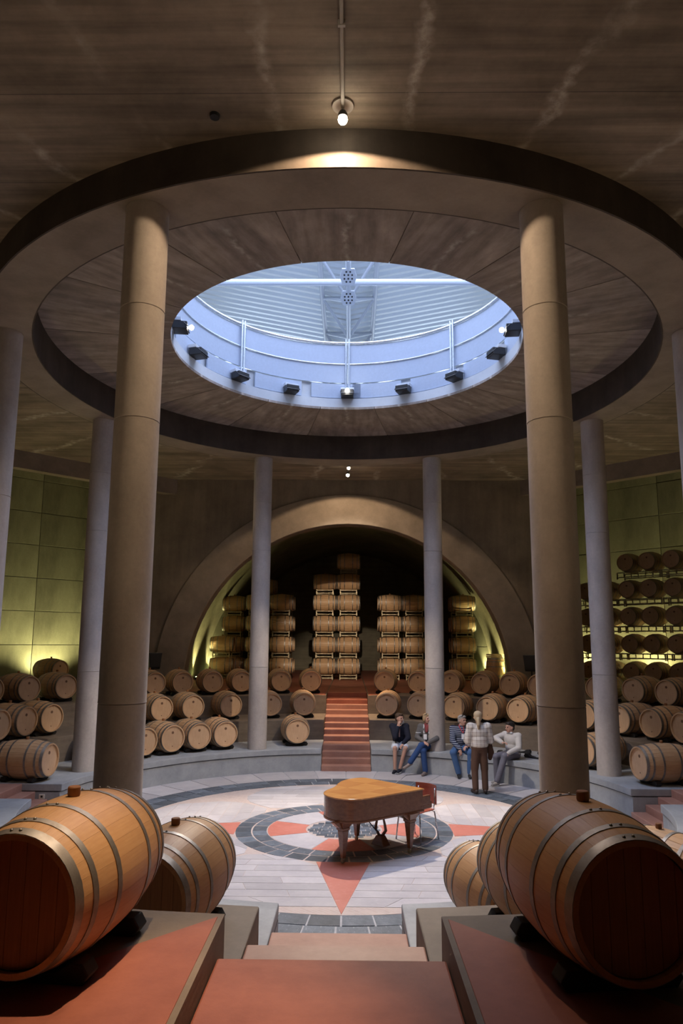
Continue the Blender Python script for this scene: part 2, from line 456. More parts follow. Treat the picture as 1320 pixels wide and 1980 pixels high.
def annulus(r0, r1, z0, z1, n=128, a0=0., a1=2 * pi):
    full = abs(a1 - a0 - 2 * pi) < 1e-6; m = n if full else n + 1
    vs = []
    for r, z in ((r0, z0), (r1, z0), (r1, z1), (r0, z1)):
        vs += [(r * cos(a0 + (a1 - a0) * k / n), r * sin(a0 + (a1 - a0) * k / n), z) for k in range(m)]
    fs = []
    for j in range(4):
        j2 = (j + 1) % 4
        fs += [(j * m + k, j * m + (k + 1) % m, j2 * m + (k + 1) % m, j2 * m + k) for k in range(n)]
    if not full: fs += [(0, m, 2 * m, 3 * m), (n, m + n, 2 * m + n, 3 * m + n)]
    return MB().add(vs, fs)
rb = struct(link('ring_beam', None))
build('beam_soffit', annulus(5.16, 5.78, Z_BEAM, Z_BEAM + .05), M_BEAM, rb, smooth=True)
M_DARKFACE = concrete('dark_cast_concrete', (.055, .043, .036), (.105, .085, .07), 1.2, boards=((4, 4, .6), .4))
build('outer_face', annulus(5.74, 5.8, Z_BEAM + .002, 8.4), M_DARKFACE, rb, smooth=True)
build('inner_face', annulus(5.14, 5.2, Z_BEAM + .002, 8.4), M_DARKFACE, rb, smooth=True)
sof = struct(link('ceiling_disc', None))
build('slab_core', annulus(3.3, 5.2, Z_SOF + .015, 8.8), M_BEAM, sof, smooth=True)
pm = annulus(3.08, 5.15, Z_SOF, Z_SOF + .05, 12, -pi / 16 + .002, pi / 16 - .002).mesh('panel', smooth=True)
for k in range(16): link('panel', pm, M_SOFFIT, sof, rot=(0, 0, pi / 8 * k))
# main ceiling: octagon around the ring beam
def oct_pts():
    return [(OCT_A, OCT_B), (OCT_B, OCT_A), (-OCT_B, OCT_A), (-OCT_A, OCT_B), (-OCT_A, -OCT_B), (-OCT_B, -OCT_A), (OCT_B, -OCT_A), (OCT_A, -OCT_B)]
def ray_poly(a, poly):
    d = (cos(a), sin(a)); best = None
    for (x0, y0), (x1, y1) in zip(poly, poly[1:] + poly[:1]):
        ex, ey = x1 - x0, y1 - y0; den = d[0] * ey - d[1] * ex
        if abs(den) < 1e-9: continue
        t = (x0 * ey - y0 * ex) / den; u = (x0 * d[1] - y0 * d[0]) / den
        if t > 0 and -1e-6 <= u <= 1 + 1e-6: best = t if best is None else min(best, t)
    return (d[0] * best, d[1] * best)
def ring_to(inner, outer, z0, z1):
    n = len(inner); vs = [(x, y, z0) for x, y in inner] + [(x, y, z0) for x, y in outer] + [(x, y, z1) for x, y in inner] + [(x, y, z1) for x, y in outer]
    fs = []
    for k in range(n):
        j = (k + 1) % n
        fs += [(k, j, n + j, n + k), (2 * n + k, 2 * n + j, 3 * n + j, 3 * n + k), (k, j, 2 * n + j, 2 * n + k), (n + k, n + j, 3 * n + j, 3 * n + k)]
    return MB().add(vs, fs)
angs = sorted(set([round(2 * pi * k / 128, 6) for k in range(128)] + [round(atan2(y, x) % (2 * pi), 6) for x, y in oct_pts()]))
struct(build('ceiling', ring_to([(5.79 * cos(a), 5.79 * sin(a)) for a in angs], [ray_poly(a, oct_pts()) for a in angs], Z_CEIL, 8.6), M_CEIL))
sq = [(27, 27), (-27, 27), (-27, -27), (27, -27)]
angs2 = sorted(set(angs + [pi / 4, 3 * pi / 4, 5 * pi / 4, 7 * pi / 4]))
struct(build('ceiling_bays', ring_to([ray_poly(a, oct_pts()) for a in angs2], [ray_poly(a, sq) for a in angs2], Z_BAY, Z_BAY + .3), M_WALL))
for q in range(4):          # edge beams across the four corner bays
    m = Matrix.Rotation(pi / 4 + pi / 2 * q, 4, 'Z')
    d = (OCT_A + OCT_B) / sqrt(2); hl = (OCT_A - OCT_B) / sqrt(2) + .5
    struct(build('edge_beam', MB().box(d, d + .28, -hl, hl, 7.5, Z_BAY + .05, m), M_BEAM))

# ------------------------------------------------------------------ arms: arched walls and barrel-vaulted tunnels (one on each side)
def arch_pts(r, zc, z0, n=40):
    return [(r, z0)] + [(r * cos(pi * k / n), zc + r * sin(pi * k / n)) for k in range(n + 1)] + [(-r, z0)]
def arm_wall(y0, y1, ztop):
    inn = arch_pts(ARCH_R, ARCH_Z, 1.5); out = []
    n = len(inn)
    for x, z in inn:
        if z <= ARCH_Z + 1e-6: out.append((ARM_W if x > 0 else -ARM_W, z)); continue
        a = atan2(z - ARCH_Z, x); ca, sa = cos(a), sin(a)
        t = min(ARM_W / abs(ca) if abs(ca) > 1e-6 else 1e9, (ztop - ARCH_Z) / sa)
        out.append((ca * t, ARCH_Z + sa * t))
    # snap to the top corners
    for s in (1, -1):
        k = min(range(n), key=lambda i: hypot(out[i][0] - s * ARM_W, out[i][1] - ztop)); out[k] = (s * ARM_W, ztop)
    vs = [(x, y0, z) for x, z in inn] + [(x, y0, z) for x, z in out] + [(x, y1, z) for x, z in inn] + [(x, y1, z) for x, z in out]
    fs = []
    for k in range(n - 1):
        fs += [(k, k + 1, n + k + 1, n + k), (2 * n + k, 2 * n + k + 1, 3 * n + k + 1, 3 * n + k), (k, k + 1, 2 * n + k + 1, 2 * n + k), (n + k, n + k + 1, 3 * n + k + 1, 3 * n + k)]
    return MB().add(vs, fs)
aw = arm_wall(OCT_A, OCT_A + .5, Z_BAY + .05).mesh('wall')
def band(r0, r1, y0, y1, n=48):
    a = arch_pts(r0, ARCH_Z, 1.52, n); b = arch_pts(r1, ARCH_Z, 1.52, n); N_ = len(a)
    vs = [(x, y, z) for y in (y0, y1) for x, z in a + b]; fs = []
    for k in range(N_ - 1):
        fs += [(k, k + 1, N_ + k + 1, N_ + k), (2 * N_ + k, 2 * N_ + k + 1, 3 * N_ + k + 1, 3 * N_ + k), (k, k + 1, 2 * N_ + k + 1, 2 * N_ + k), (N_ + k, N_ + k + 1, 3 * N_ + k + 1, 3 * N_ + k)]
    fs += [(0, N_, 3 * N_, 2 * N_), (N_ - 1, 2 * N_ - 1, 4 * N_ - 1, 3 * N_ - 1)]
    return MB().add(vs, fs)
bandm = band(ARCH_R, 5.78, OCT_A - .05, OCT_A + .06).mesh('arch_band', bevel=.02)
tun = MB()
ap = arch_pts(VAULT_R, ARCH_Z, 1.5, 40); N_ = len(ap)
ys = [OCT_A + .5] + [OCT_A + 1.7 + 1.2 * k for k in range(14)]
tun.add([(x, y_, z) for y_ in ys for x, z in ap], [(j * N_ + k, j * N_ + k + 1, (j + 1) * N_ + k + 1, (j + 1) * N_ + k) for j in range(len(ys) - 1) for k in range(N_ - 1)])
yend = ys[-1]
tun.add([(x, yend, z) for x, z in ap], [tuple(range(N_))])
for s in (-1, 1):
    tun.add([(s * ARM_W, OCT_A + .5, 1.5), (s * ARM_W, yend, 1.5), (s * ARM_W, yend, Z_BAY), (s * ARM_W, OCT_A + .5, Z_BAY)], [(0, 1, 2, 3)])
tm = tun.mesh('tunnel_vault', smooth=True)
M_VAULT = concrete('concrete_vault', (.15, .125, .085), (.3, .26, .18), .8, boards=((.2, 9, 9), .5), grain=.3)
for q, nm in enumerate(('far', 'left', 'near', 'right')):
    struct(link('wall_' + nm, aw, M_WALL, rot=(0, 0, pi / 2 * q)))
    struct(link('trim_arch_' + nm, bandm, M_BEAM, rot=(0, 0, pi / 2 * q)))
    struct(link('tunnel_vault', tm, M_VAULT, rot=(0, 0, pi / 2 * q)))
# back walls of the corner bays, cast in lifts: every lift panel its own piece
pan = {}
for q, nm in enumerate(('far_left', 'near_left', 'near_right', 'far_right')):
    ang = 3 * pi / 4 + pi / 2 * q
    w = struct(link('wall_bay_' + nm, None, rot=(0, 0, ang)))
    build('backing', MB().box(BAY_N + .03, BAY_N + .4, -9, 9, 1.4, Z_BAY + .1), M_MORTAR if False else M_BEAM, w)
    if q in (0, 3):
        if not pan:
            pan['m'] = MB().box(BAY_N, BAY_N + .05, -1.39, 1.39, .01, 1.19).mesh('panel', bevel=.006)
        for i in range(7):
            for j in range(7):
                link('panel', pan['m'], M_WALLP, w, loc=(random.uniform(-.004, .004), -8.4 + 2.8 * i, 1.52 + 1.2 * j + .14))

# ------------------------------------------------------------------ drum, guard and hall above the opening
drum = struct(link('wall_drum', None))
build('kerb', annulus(3.08, 3.5, Z_SOF + .05, 8.4), M_WHITE, drum, smooth=True)
build('kerb_backing', annulus(3.2, 3.5, 8.4, 8.8), M_WHITE, drum, smooth=True)
POSTS = [radians(90 - a) for a in (0, 46, 92, 137, 180, 223, 268, 314)]
kick = annulus(3.12, 3.15, 8.43, 8.76, 6, -radians(10.2), radians(10.2)).mesh('kick_panel', smooth=True)
for k in range(15): link('kick_panel', kick, M_DRUM, drum, rot=(0, 0, radians(90 - 12.25 - 24.5 * k + 0)))
gu = annulus(3.15, 3.165, 8.8, 9.23, 12, -radians(22), radians(22)).mesh('guard_panel', smooth=True)
gu2 = annulus(3.15, 3.165, 9.245, 9.7, 12, -radians(22), radians(22)).mesh('guard_panel', smooth=True)
for k in range(8):
    a = radians(90 - 23 - 45 * k)
    link('guard_panel', gu, M_DRUM, drum, rot=(0, 0, a)); link('guard_panel', gu2, M_DRUM, drum, rot=(0, 0, a))
ring_pts = lambda r, z, n=96: [(r * cos(2 * pi * k / n), r * sin(2 * pi * k / n), z) for k in range(n)]
build('top_rail', MB().tube(ring_pts(3.14, 9.74), .03, 8, closed=True), M_RAIL, drum, smooth='all')
build('mid_rail', MB().tube(ring_pts(3.135, 9.24), .012, 6, closed=True), M_RAIL, drum, smooth='all')
for k in range(8):
    a = radians(90 - 45.8 * k if k < 4 else 90 + 45.8 * (8 - k))
    for s in (-1, 1):
        a2 = a + s * .011
        build('post', MB().tube([(3.1 * cos(a2), 3.1 * sin(a2), 8.62), (3.1 * cos(a2), 3.1 * sin(a2), 9.82)], .02, 8), M_RAIL, drum, smooth=True)
struct(build('floor_hall', ring_to([(3.45 * cos(a), 3.45 * sin(a)) for a in angs2], [ray_poly(a, oct_pts()) for a in angs2], 8.6, 8.82), M_WHITE))
for nm, (x0, x1, y0, y1) in dict(left=(-14.2, -14, -14, 25), right=(14, 14.2, -14, 25), far=(-14, 14, 25, 25.2), near=(-14, 14, -14.2, -14)).items():
    struct(build('wall_hall_' + nm, MB().box(x0, x1, y0, y1, 8.8, 17), M_WHITE))
def mat_deck():
    N = Nodes('profiled_roof_deck'); return N.done((.72, .77, .8), .32, .3)
M_DECK = mat_deck()
def deck(y0, y1, sx, pitch=.34):
    m = MB(); x1 = 14.; z0 = 13.3; sl = .2; y_ = y0; prof = []
    while y_ < y1:
        prof += [(y_, 0), (y_ + .12, 0), (y_ + .16, .09), (y_ + pitch - .04, .09)]; y_ += pitch
    n = len(prof)
    m.add([(sx * .0, p, z0 + h) for p, h in prof] + [(sx * x1, p, z0 + sl * x1 + h) for p, h in prof], [(i, i + 1, n + i + 1, n + i) for i in range(n - 1)])
    return m
roof = struct(link('roof_deck', None))
for s in (-1, 1):
    build('deck_sheet', deck(5.2, 25, s), M_DECK, roof); build('deck_sheet', deck(-14, -4.8, s), M_DECK, roof)
    m = deck(-4.8, 5.2, s); m.v = [(x if abs(x) > 1 else s * 5.2, y, z if abs(x) > 1 else 13.3 + .2 * 5.2) for x, y, z in m.v]
    build('deck_sheet', m, M_DECK, roof)
rl = thing('added_rooflight_frame', 'white steel frame of an unseen square rooflight added above the round opening', 'rooflight', (0, .2, 14.45))  # unseen rooflight, added to let daylight down the round opening
for s in (-1, 1):
    build('frame_bar', MB().box(-5.2, 5.2, s * 5 - .08, s * 5 + .08, -.15, .1), M_WHITEP, rl); build('frame_bar', MB().box(s * 5.2 - .08, s * 5.2 + .08, -5, 5, -.15, .1), M_WHITEP, rl)
# lattice girder down the valley of the roof
tr = thing('roof_truss', 'white tubular lattice truss running along the roof valley', 'truss', (0, 5.3, 12.5))
ZT, XT = .72, .78
def tb(a, b, r, nm='tube'): build(nm, MB().tube([a, b], r, 10), M_WHITEP, tr, smooth=True)
tb((0, -1, 0), (0, 17, 0), .07, 'bottom_chord')
for s in (-1, 1):
    tb((s * XT, -1, ZT), (s * XT, 17, ZT), .075, 'top_chord')
    for k in range(7):
        tb((s * XT, 2.4 * k, ZT), (0, 2.4 * k + 1.2, 0), .045, 'diagonal'); tb((0, 2.4 * k + 1.2, 0), (s * XT, 2.4 * k + 2.4, ZT), .045, 'diagonal')
for k in range(8): tb((-XT, 2.4 * k, ZT), (XT, 2.4 * k, ZT), .04, 'strut')
for k in (0, 1):
    g = build('gusset', MB().prism([(.16, -.25), (.22, 0), (.16, .25), (-.16, .25), (-.22, 0), (-.16, -.25)], -.13, -.1), M_WHITEP, tr, loc=(0, -.3 + 1.15 * k, 0), rot=(-.35, 0, 0), )
    for i in range(10):
        bx, by = [(-.05, .16), (.05, .16), (-.1, .06), (0, .06), (.1, .06), (-.1, -.06), (0, -.06), (.1, -.06), (-.05, -.16), (.05, -.16)][i]
        build('bolt', MB().lathe([(.024, 0), (.024, .02)], 10), M_BLACKM, g, loc=(bx, by, -.145))
tie = tag(build('tie_pipe', MB().tube([(-13.9, 5.5, 12.52), (13.9, 5.5, 12.52)], .09, 14), M_WHITEP, smooth=True), 'thick white horizontal tie pipe crossing below the roof truss', 'pipe')

# ------------------------------------------------------------------ light fixtures
def spot(parent, loc, target, energy, color, deg, blend=.6, radius=.04):
    l = bpy.data.lights.new('spot_light', 'SPOT'); l.energy = energy; l.color = color; l.spot_size = radians(deg); l.spot_blend = blend; l.shadow_soft_size = radius
    o = bpy.data.objects.new('spot_light', l); COL.objects.link(o); o.parent = parent
    o.location = loc; o.rotation_euler = (Vector(target) - Vector(loc)).to_track_quat('-Z', 'Y').to_euler(); return o
bulb_m = {}
def ball(r, n=16, m=8): return MB().lathe([(max(.0008, r * sin(pi * k / m)), -r * cos(pi * k / m)) for k in range(m + 1)], n)
def rim_fixture(deg, label, lit=None, target=None, energy=0, cone=60):
    a = radians(90 - deg)
    t = thing('rim_floodlight', label, 'floodlight', (2.98 * cos(a), 2.98 * sin(a), 8.46), a, 'floodlight boxes around the rim of the opening')
    build('housing', MB().prism([(-.16, -.14), (.1, -.14), (.1, .14), (-.16, .14)], -.06, .08), M_BLACKM, t, bevel=.012)
    build('cover', MB().box(-.05, .12, -.15, .15, .085, .15), M_WHITEP, t, bevel=.006)
    build('bracket', MB().tube([(-.1, .15, .05), (-.17, .15, -.02), (-.17, -.15, -.02), (-.1, -.15, .05)], .008, 6), M_BLACKM, t)
    if lit:
        build('lamp', ball(.045), M_BULBC, t, loc=(-.22, 0, .02), smooth='all')
        m = Matrix.Rotation(-a, 4, 'Z'); w = Vector((2.98 * cos(a), 2.98 * sin(a), 8.46))
        spot(t, (-.28, 0, .02), m @ (Vector(target) - w), energy, (1, .83, .64), cone, .5, .06)
    return t
pos = {0: 'far middle of the round opening rim, lit', -24.5: 'first left of the lit middle lamp', 24.5: 'first right of the lit middle lamp', -49: 'second left of the lit middle lamp', 49: 'second right of the lit middle lamp', -75: 'third left of the lit middle lamp', 75: 'third right of the lit middle lamp', -97: 'left end of the round opening, lit', 95: 'right end of the round opening, brightest'}
for d, s in pos.items():
    lit = {0: ((.2, -1.7, 0), 3300, 66), -97: ((2.7, 3.7, .3), 1900, 38), 95: ((-3.0, 3.6, .4), 1900, 40)}.get(d)
    rim_fixture(d, 'black box floodlight on the opening rim, ' + s, bool(lit), *(lit or ()))
rim_fixture(180, 'black box floodlight on the near rim of the opening, aimed at the tunnel', True, (0, 16.8, 2.7), 6500, 18)
def ceiling_lamp(loc, label, lights, pipe_to=None, drop=.16):
    t = thing('ceiling_spotlight', label, 'spotlight', (loc[0], loc[1], Z_CEIL), 0, 'spotlights hung from the concrete ceiling')
    build('base_plate', MB().lathe([(.1, -.02), (.1, 0)], 24), M_PIPE, t, smooth=True)
    build('stem', MB().tube([(0, 0, 0), (0, 0, -drop)], .012, 8), M_PIPE, t)
    build('lamp_housing', MB().lathe([(.03, -drop), (.045, -drop - .03), (.045, -drop - .06)], 16), M_BLACKM, t, smooth=True)
    build('lamp', ball(.045), M_BULB, t, loc=(0, 0, -drop - .085), smooth='all')
    if pipe_to is not None:
        build('conduit', MB().tube([(0, 0, -.03), (0, pipe_to - loc[1], -.03)], .018, 8), M_PIPE, t)
        k = 1
        while abs(k * .9) < abs(pipe_to - loc[1]):
            build('clip', MB().box(-.03, .03, -.012, .012, -.055, 0), M_PIPE, t, loc=(0, math.copysign(k * .9, pipe_to - loc[1]), 0)); k += 1
    for d, e, deg, bl in lights:
        p = Vector((0, 0, -drop - .15)); spot(t, p, p + Vector(d), e, WARM, deg, bl, .04)
    return t
ceiling_lamp((0, -6.1, 0), 'glowing spotlight on a conduit in front of the near ring beam', [((0, 0, -1), 215, 163, .06)], -10.5, .07)
ceiling_lamp((0, 6.95, 0), 'glowing spotlight close before the far stone arch', [((0, .5, -.866), 260, 117, .1), ((0, .1, -1), 2400, 30, .8)], None, .3)
ceiling_lamp((0.02, 7.15, 0), 'glowing spotlight between ring beam and far arch', [((0, .2, -1), 200, 60, .8)], None, .05)
ceiling_lamp((-.2, -8.0, 0), 'spotlight above the foreground stair landing', [((-.07, -.13, -1), 1500, 22, 1.)], None, .12)
for i, d in enumerate((-62, 62, -34, 34, -100, 100)):  # spots added out of sight behind the ring beam to light the ledges
    a = radians(90 - d)
    ceiling_lamp((6.15 * cos(a), 6.15 * sin(a), 0), 'added unseen ceiling spotlight behind the ring beam, ' + ['far left', 'far right', 'left of the far stairs', 'right of the far stairs', 'left side', 'right side'][i],
                 [((.25 * cos(a), .25 * sin(a), -1), 34, 120, .6)], None, .04)
def uplight(loc, target, energy, label, deg=75, color=GREEN):
    t = thing('floor_uplight', label, 'uplight', loc, 0, 'green-tinted uplights washing the walls')
    build('housing', MB().lathe([(.11, 0), (.13, .1), (.12, .12)], 18), M_BLACKM, t, smooth=True)
    build('lens', MB().lathe([(.1, .121), (.06, .135)], 18), M_BULBG, t, smooth=True)
    spot(t, (0, 0, .17), Vector(target) - Vector(loc), energy, color, deg, .8, .06)
YELLOW = (1, .8, .36)
for s, nm in ((-1, 'left'), (1, 'right')):
    uplight((s * 5.88, 15.9, 1.524), (s * 5.9, 16.2, 4.6), 560, 'yellow-green uplight at the %s wall beside the tunnel racks' % nm, 66)
    uplight((s * 5.85, 13.9, 1.524), (s * 5.8, 14.2, 5.0), 460, 'yellow-green uplight just behind the far arch, %s side' % nm, 70)
    uplight((s * 5.8, 18.6, 1.524), (s * 6.0, 18.3, 4.2), 420, 'yellow-green uplight behind the tunnel racks, %s side' % nm, 64)
    for k, tt in enumerate((-3.6, -.9, 1.8, 4.4)):
        p = Vector((s * ((BAY_N - .75) - tt) / sqrt(2), ((BAY_N - .75) + tt) / sqrt(2), 1.524))
        q_ = Vector((s * (BAY_N - tt) / sqrt(2), (BAY_N + tt) / sqrt(2), 3.3))
        uplight(p, q_, 360, 'yellow-green uplight behind the %s barrels, %s' % (nm, ('outermost', 'second', 'third', 'innermost')[k]), 130)
    uplight((s * 8.3, 6.2, 1.524), (s * 6.6, 5.4, 8), 190, 'added amber uplight hidden behind the upper-ledge barrels on the %s' % nm, 120, YELLOW)  # added lamp hidden by the barrels, tints the outer ceiling yellow
    uplight((s * 4.0, -8.9, 1.524), (s * 3.0, -7.4, 8), 95, 'added unseen amber uplight on the upper floor near the camera, %s' % nm, 130, WARM)  # added out of view as warm fill for the near ceiling
    uplight((s * 9.5, -3.2, 1.524), (s * 7.5, -2.6, 8), 110, 'added unseen amber uplight on the upper floor at the %s side' % nm, 130, WARM)  # fill lamp added out of view, lifts the ceiling at the sides
# ------------------------------------------------------------------ barrels
BL, BR_, HR = .95, .345, .285
def brad(x): return HR + (BR_ - HR) * (1 - (2 * x / BL) ** 2)
def body_mesh(ns=28, rows=10):
    m = MB(); vs = []; n = ns * 3
    for j in range(rows + 1):
        x = -BL / 2 + BL * j / rows; r = brad(x)
        for i in range(ns):
            for t, dr in ((0, -.0035), (.06, 0), (.94, 0)):
                a = 2 * pi * (i + t) / ns; vs.append((x, (r + dr) * cos(a), (r + dr) * sin(a)))
    fs = [(j * n + k, j * n + (k + 1) % n, (j + 1) * n + (k + 1) % n, (j + 1) * n + k) for j in range(rows) for k in range(n)]
    b = len(vs)                          # chime thickness and inner wall down to the recessed head
    for s, j in ((-1, 0), (1, rows)):
        for dr, dx in ((-.022, 0), (-.026, -.035)):
            for k in range(n):
                i, t = divmod(k, 3); a = 2 * pi * (i + (0, .06, .94)[t]) / ns; vs.append((s * (BL / 2 + dx), (HR + dr) * cos(a), (HR + dr) * sin(a)))
        fs += [(j * n + k, j * n + (k + 1) % n, b + (k + 1) % n, b + k) for k in range(n)] + [(b + k, b + (k + 1) % n, b + n + (k + 1) % n, b + n + k) for k in range(n)]
        b += 2 * n
    return m.add(vs, fs).mesh('body', smooth=True)
def head_mesh(): return MB().lathe([(HR - .024, BL / 2 - .06), (HR - .024, BL / 2 - .034)], 32, 'x').mesh('head', smooth=True)
def hoop_mesh(x, w, n=40):
    a, b = brad(x - w / 2), brad(x + w / 2)
    return MB().lathe([(a + .0005, x - w / 2), (a + .004, x - w / 2), (b + .004, x + w / 2), (b + .0005, x + w / 2)], n, 'x', False).mesh('hoop', smooth=True)
HOOPS = [(.449, .05), (.345, .034), (.165, .034)]
ME_BODY, ME_HEAD = body_mesh(), head_mesh()
ME_HOOPS = [hoop_mesh(s * x, w) for x, w in HOOPS for s in (1, -1)]
ME_BUNG = MB().lathe([(.026, 0), (.03, .012), (.03, .045), (.026, .05)], 16).mesh('bung', smooth=True)
ME_STAMP = MB().lathe([(.03, BL / 2 - .034), (.03, BL / 2 - .0325)], 16, 'x').mesh('stamp')
ME_DOT = MB().lathe([(.012, BL / 2 - .034), (.012, BL / 2 - .031)], 10, 'x').mesh('plug')
def cradle_bar():
    pr = [(-.25, 0), (.25, 0), (.28, .04), (.25, .088), (.19, .088), (.13, .05), (0, .024), (-.13, .05), (-.19, .088), (-.25, .088), (-.28, .04)]
    m = MB(); n = len(pr)
    m.add([(-.05, y, z) for y, z in pr] + [(.05, y, z) for y, z in pr], [tuple(range(n)), tuple(range(n, 2 * n))] + [(i, (i + 1) % n, n + (i + 1) % n, n + i) for i in range(n)])
    return m.mesh('bar', bevel=.006)
ME_BAR = cradle_bar()
ZB = .367                                # axis height above what carries the cradle
ME_HEADB = []; ME_RIVET = ball(.008, 8, 4).mesh('rivet', smooth='all')
hb = 7; hw = 2 * (HR - .024) / hb
for i in range(hb):
    y0, y1 = -(HR - .024) + hw * i + .001, -(HR - .024) + hw * (i + 1) - .001; r = HR - .024
    q = [(y, -sqrt(max(0, r * r - y * y))) for y in np.linspace(y0, y1, 6)] + [(y, sqrt(max(0, r * r - y * y))) for y in np.linspace(y1, y0, 6)]
    n = len(q); ME_HEADB.append(MB().add([(x, y, z) for x in (BL / 2 - .06, BL / 2 - .034) for y, z in q], [tuple(range(n)), tuple(range(n, 2 * n))] + [(k, (k + 1) % n, n + (k + 1) % n, n + k) for k in range(n)]).mesh('head_board'))
def stave_mesh(ns=28, rows=12, seg=3):
    vs = []; g = .0003
    for t in (0, -.024):
        for j in range(rows + 1):
            x = -BL / 2 + BL * j / rows; r = brad(x) + t
            for k in range(seg + 1):
                a = (2 * pi / ns - g / r * 2) * (k / seg - .5); vs.append((x, r * sin(a), r * cos(a)))
    w = seg + 1; nb = (rows + 1) * w; fs = []
    for j in range(rows):
        for k in range(seg): fs += [(j * w + k, j * w + k + 1, (j + 1) * w + k + 1, (j + 1) * w + k), (nb + j * w + k, nb + j * w + k + 1, nb + (j + 1) * w + k + 1, nb + (j + 1) * w + k)]
        for k in (0, seg): fs.append((j * w + k, (j + 1) * w + k, nb + (j + 1) * w + k, nb + j * w + k))
    for j in (0, rows):
        for k in range(seg): fs.append((j * w + k, j * w + k + 1, nb + j * w + k + 1, nb + j * w + k))
    return MB().add(vs, fs).mesh('stave', smooth=True)
ME_STAVE = stave_mesh()

def barrel(center, rotz, label, group, near=False, mats=None, roll=0., marks=True, bung=True):
    """axis along local x; +x head points along rotz"""
    t = thing('oak_barrel', label, 'barrel', center, rotz, group)
    if roll: t.rotation_euler = (roll, 0, rotz)
    mb, mh = mats or (M_OAK, M_OAKH)
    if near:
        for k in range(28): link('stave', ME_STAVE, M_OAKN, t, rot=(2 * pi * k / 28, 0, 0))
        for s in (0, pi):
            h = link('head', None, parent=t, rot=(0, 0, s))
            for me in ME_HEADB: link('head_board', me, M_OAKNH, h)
    else:
        link('body', ME_BODY, mb, t)
        for s in (0, pi):
            h = link('head', ME_HEAD, mh, t, rot=(0, 0, s))
    for (x, w), i in zip([h for h in HOOPS for s in (1, -1)], range(6)):
        hp = link('hoop', ME_HOOPS[i], M_HOOP, t)
        if near:
            s = 1 if i % 2 == 0 else -1
            for k in (-1, 1):
                a = .05 + k * .07; r = brad(x) + .004
                link('rivet', ME_RIVET, M_HOOP, hp, loc=(s * x, r * sin(a), r * cos(a)))
    if marks:
        link('stamp', ME_STAMP, M_DARKMARK, t, loc=(0, 0, .12)); link('plug', ME_DOT, M_DARKMARK, t, loc=(0, 0, -.17))
    if bung: link('bung', ME_BUNG, M_BUNG, t, loc=(0, 0, BR_ - .004))
    return t
def cradle(loc, rotz, label, group='black cradles under the barrels'):
    t = thing('barrel_cradle', label, 'cradle', loc, rotz, group)
    for s in (-1, 1): link('bar', ME_BAR, M_BLACK, t, loc=(s * .26, 0, 0))
ORD = ['first', 'second', 'third', 'fourth', 'fifth', 'sixth', 'seventh', 'eighth', 'ninth', 'tenth']
LEV = ['lowest ledge', 'middle ledge', 'upper ledge']
RFACE = [5.37, 6.85, 8.66]
def ring_barrel(level, deg, where, near=False, dr=0., extra_yaw=0., pale=False):
    r = RFACE[level] + BL / 2 + dr; a = radians(90 - deg)
    p = (r * cos(a), RC + r * sin(a))
    rz = a + pi + radians(extra_yaw)           # marked head looks to the middle of the pit
    rnd = random.uniform(-1, 1) * radians(1.5)
    z = Z_T[level] + (.004 if level == 2 else 0)
    b = barrel((p[0], p[1], z + ZB), rz + rnd, 'oak barrel on the %s, %s' % (LEV[level], where), 'barrels lying on the ledges', near)
    cradle((p[0], p[1], z), rz + rnd, 'black cradle under the %s barrel, %s' % (LEV[level].replace(' ledge', '-ledge'), where))
    return b
L_LEFT = [[-12.6, -31.3, -38.2, -45.2, -52.6, -60.2, -81], [-9.4, -16.8, -25.6, -33.8, -40.6, -64.5, -70.2, -76], [-6.9, -12.7, -20.2, -25.6, -31.2, -36.4, -52.4, -58.8, -65]]
L_RIGHT = [[62.6, 79.5], [8.8, 15.8, 23.6, 30.8, 37.6, 51.7, 59.4, 66.2, 73], [7.2, 13.6, 19.6, 25.6, 30.8, 36, 46.6, 52.9, 58.6]]
for lv in range(3):
    for i, d in enumerate(L_LEFT[lv]): ring_barrel(lv, d, '%s left of the far stairs' % ORD[i])
    for i, d in enumerate(L_RIGHT[lv]): ring_barrel(lv, d, '%s right of the far stairs' % ORD[i])
ring_barrel(2, -171.6, 'biggest, in the left foreground', True, -.46)
ring_barrel(2, 171.9, 'biggest, in the right foreground', True, -.46)
ring_barrel(1, -171.0, 'just behind the big left one', True, -.17)
ring_barrel(1, 168.6, 'mostly hidden behind the big right one', True, -.17)
ring_barrel(0, 166.6, 'pale, left of the big right one', True, .0)
ring_barrel(0, 148, 'peeping out right behind the big right one')
ring_barrel(1, 153, 'cut by the right picture edge')
ring_barrel(1, -150.5, 'cut by the left picture edge')
for i, (d, s) in enumerate(((41, 'nearest'), (48, 'second'), (54, 'third'))):
    a = radians(90 - d)
    cradle((5.85 * cos(a), RC + 5.85 * sin(a), Z_T[0]), a, 'empty black cradle on the bench behind the seated man, %s' % s)

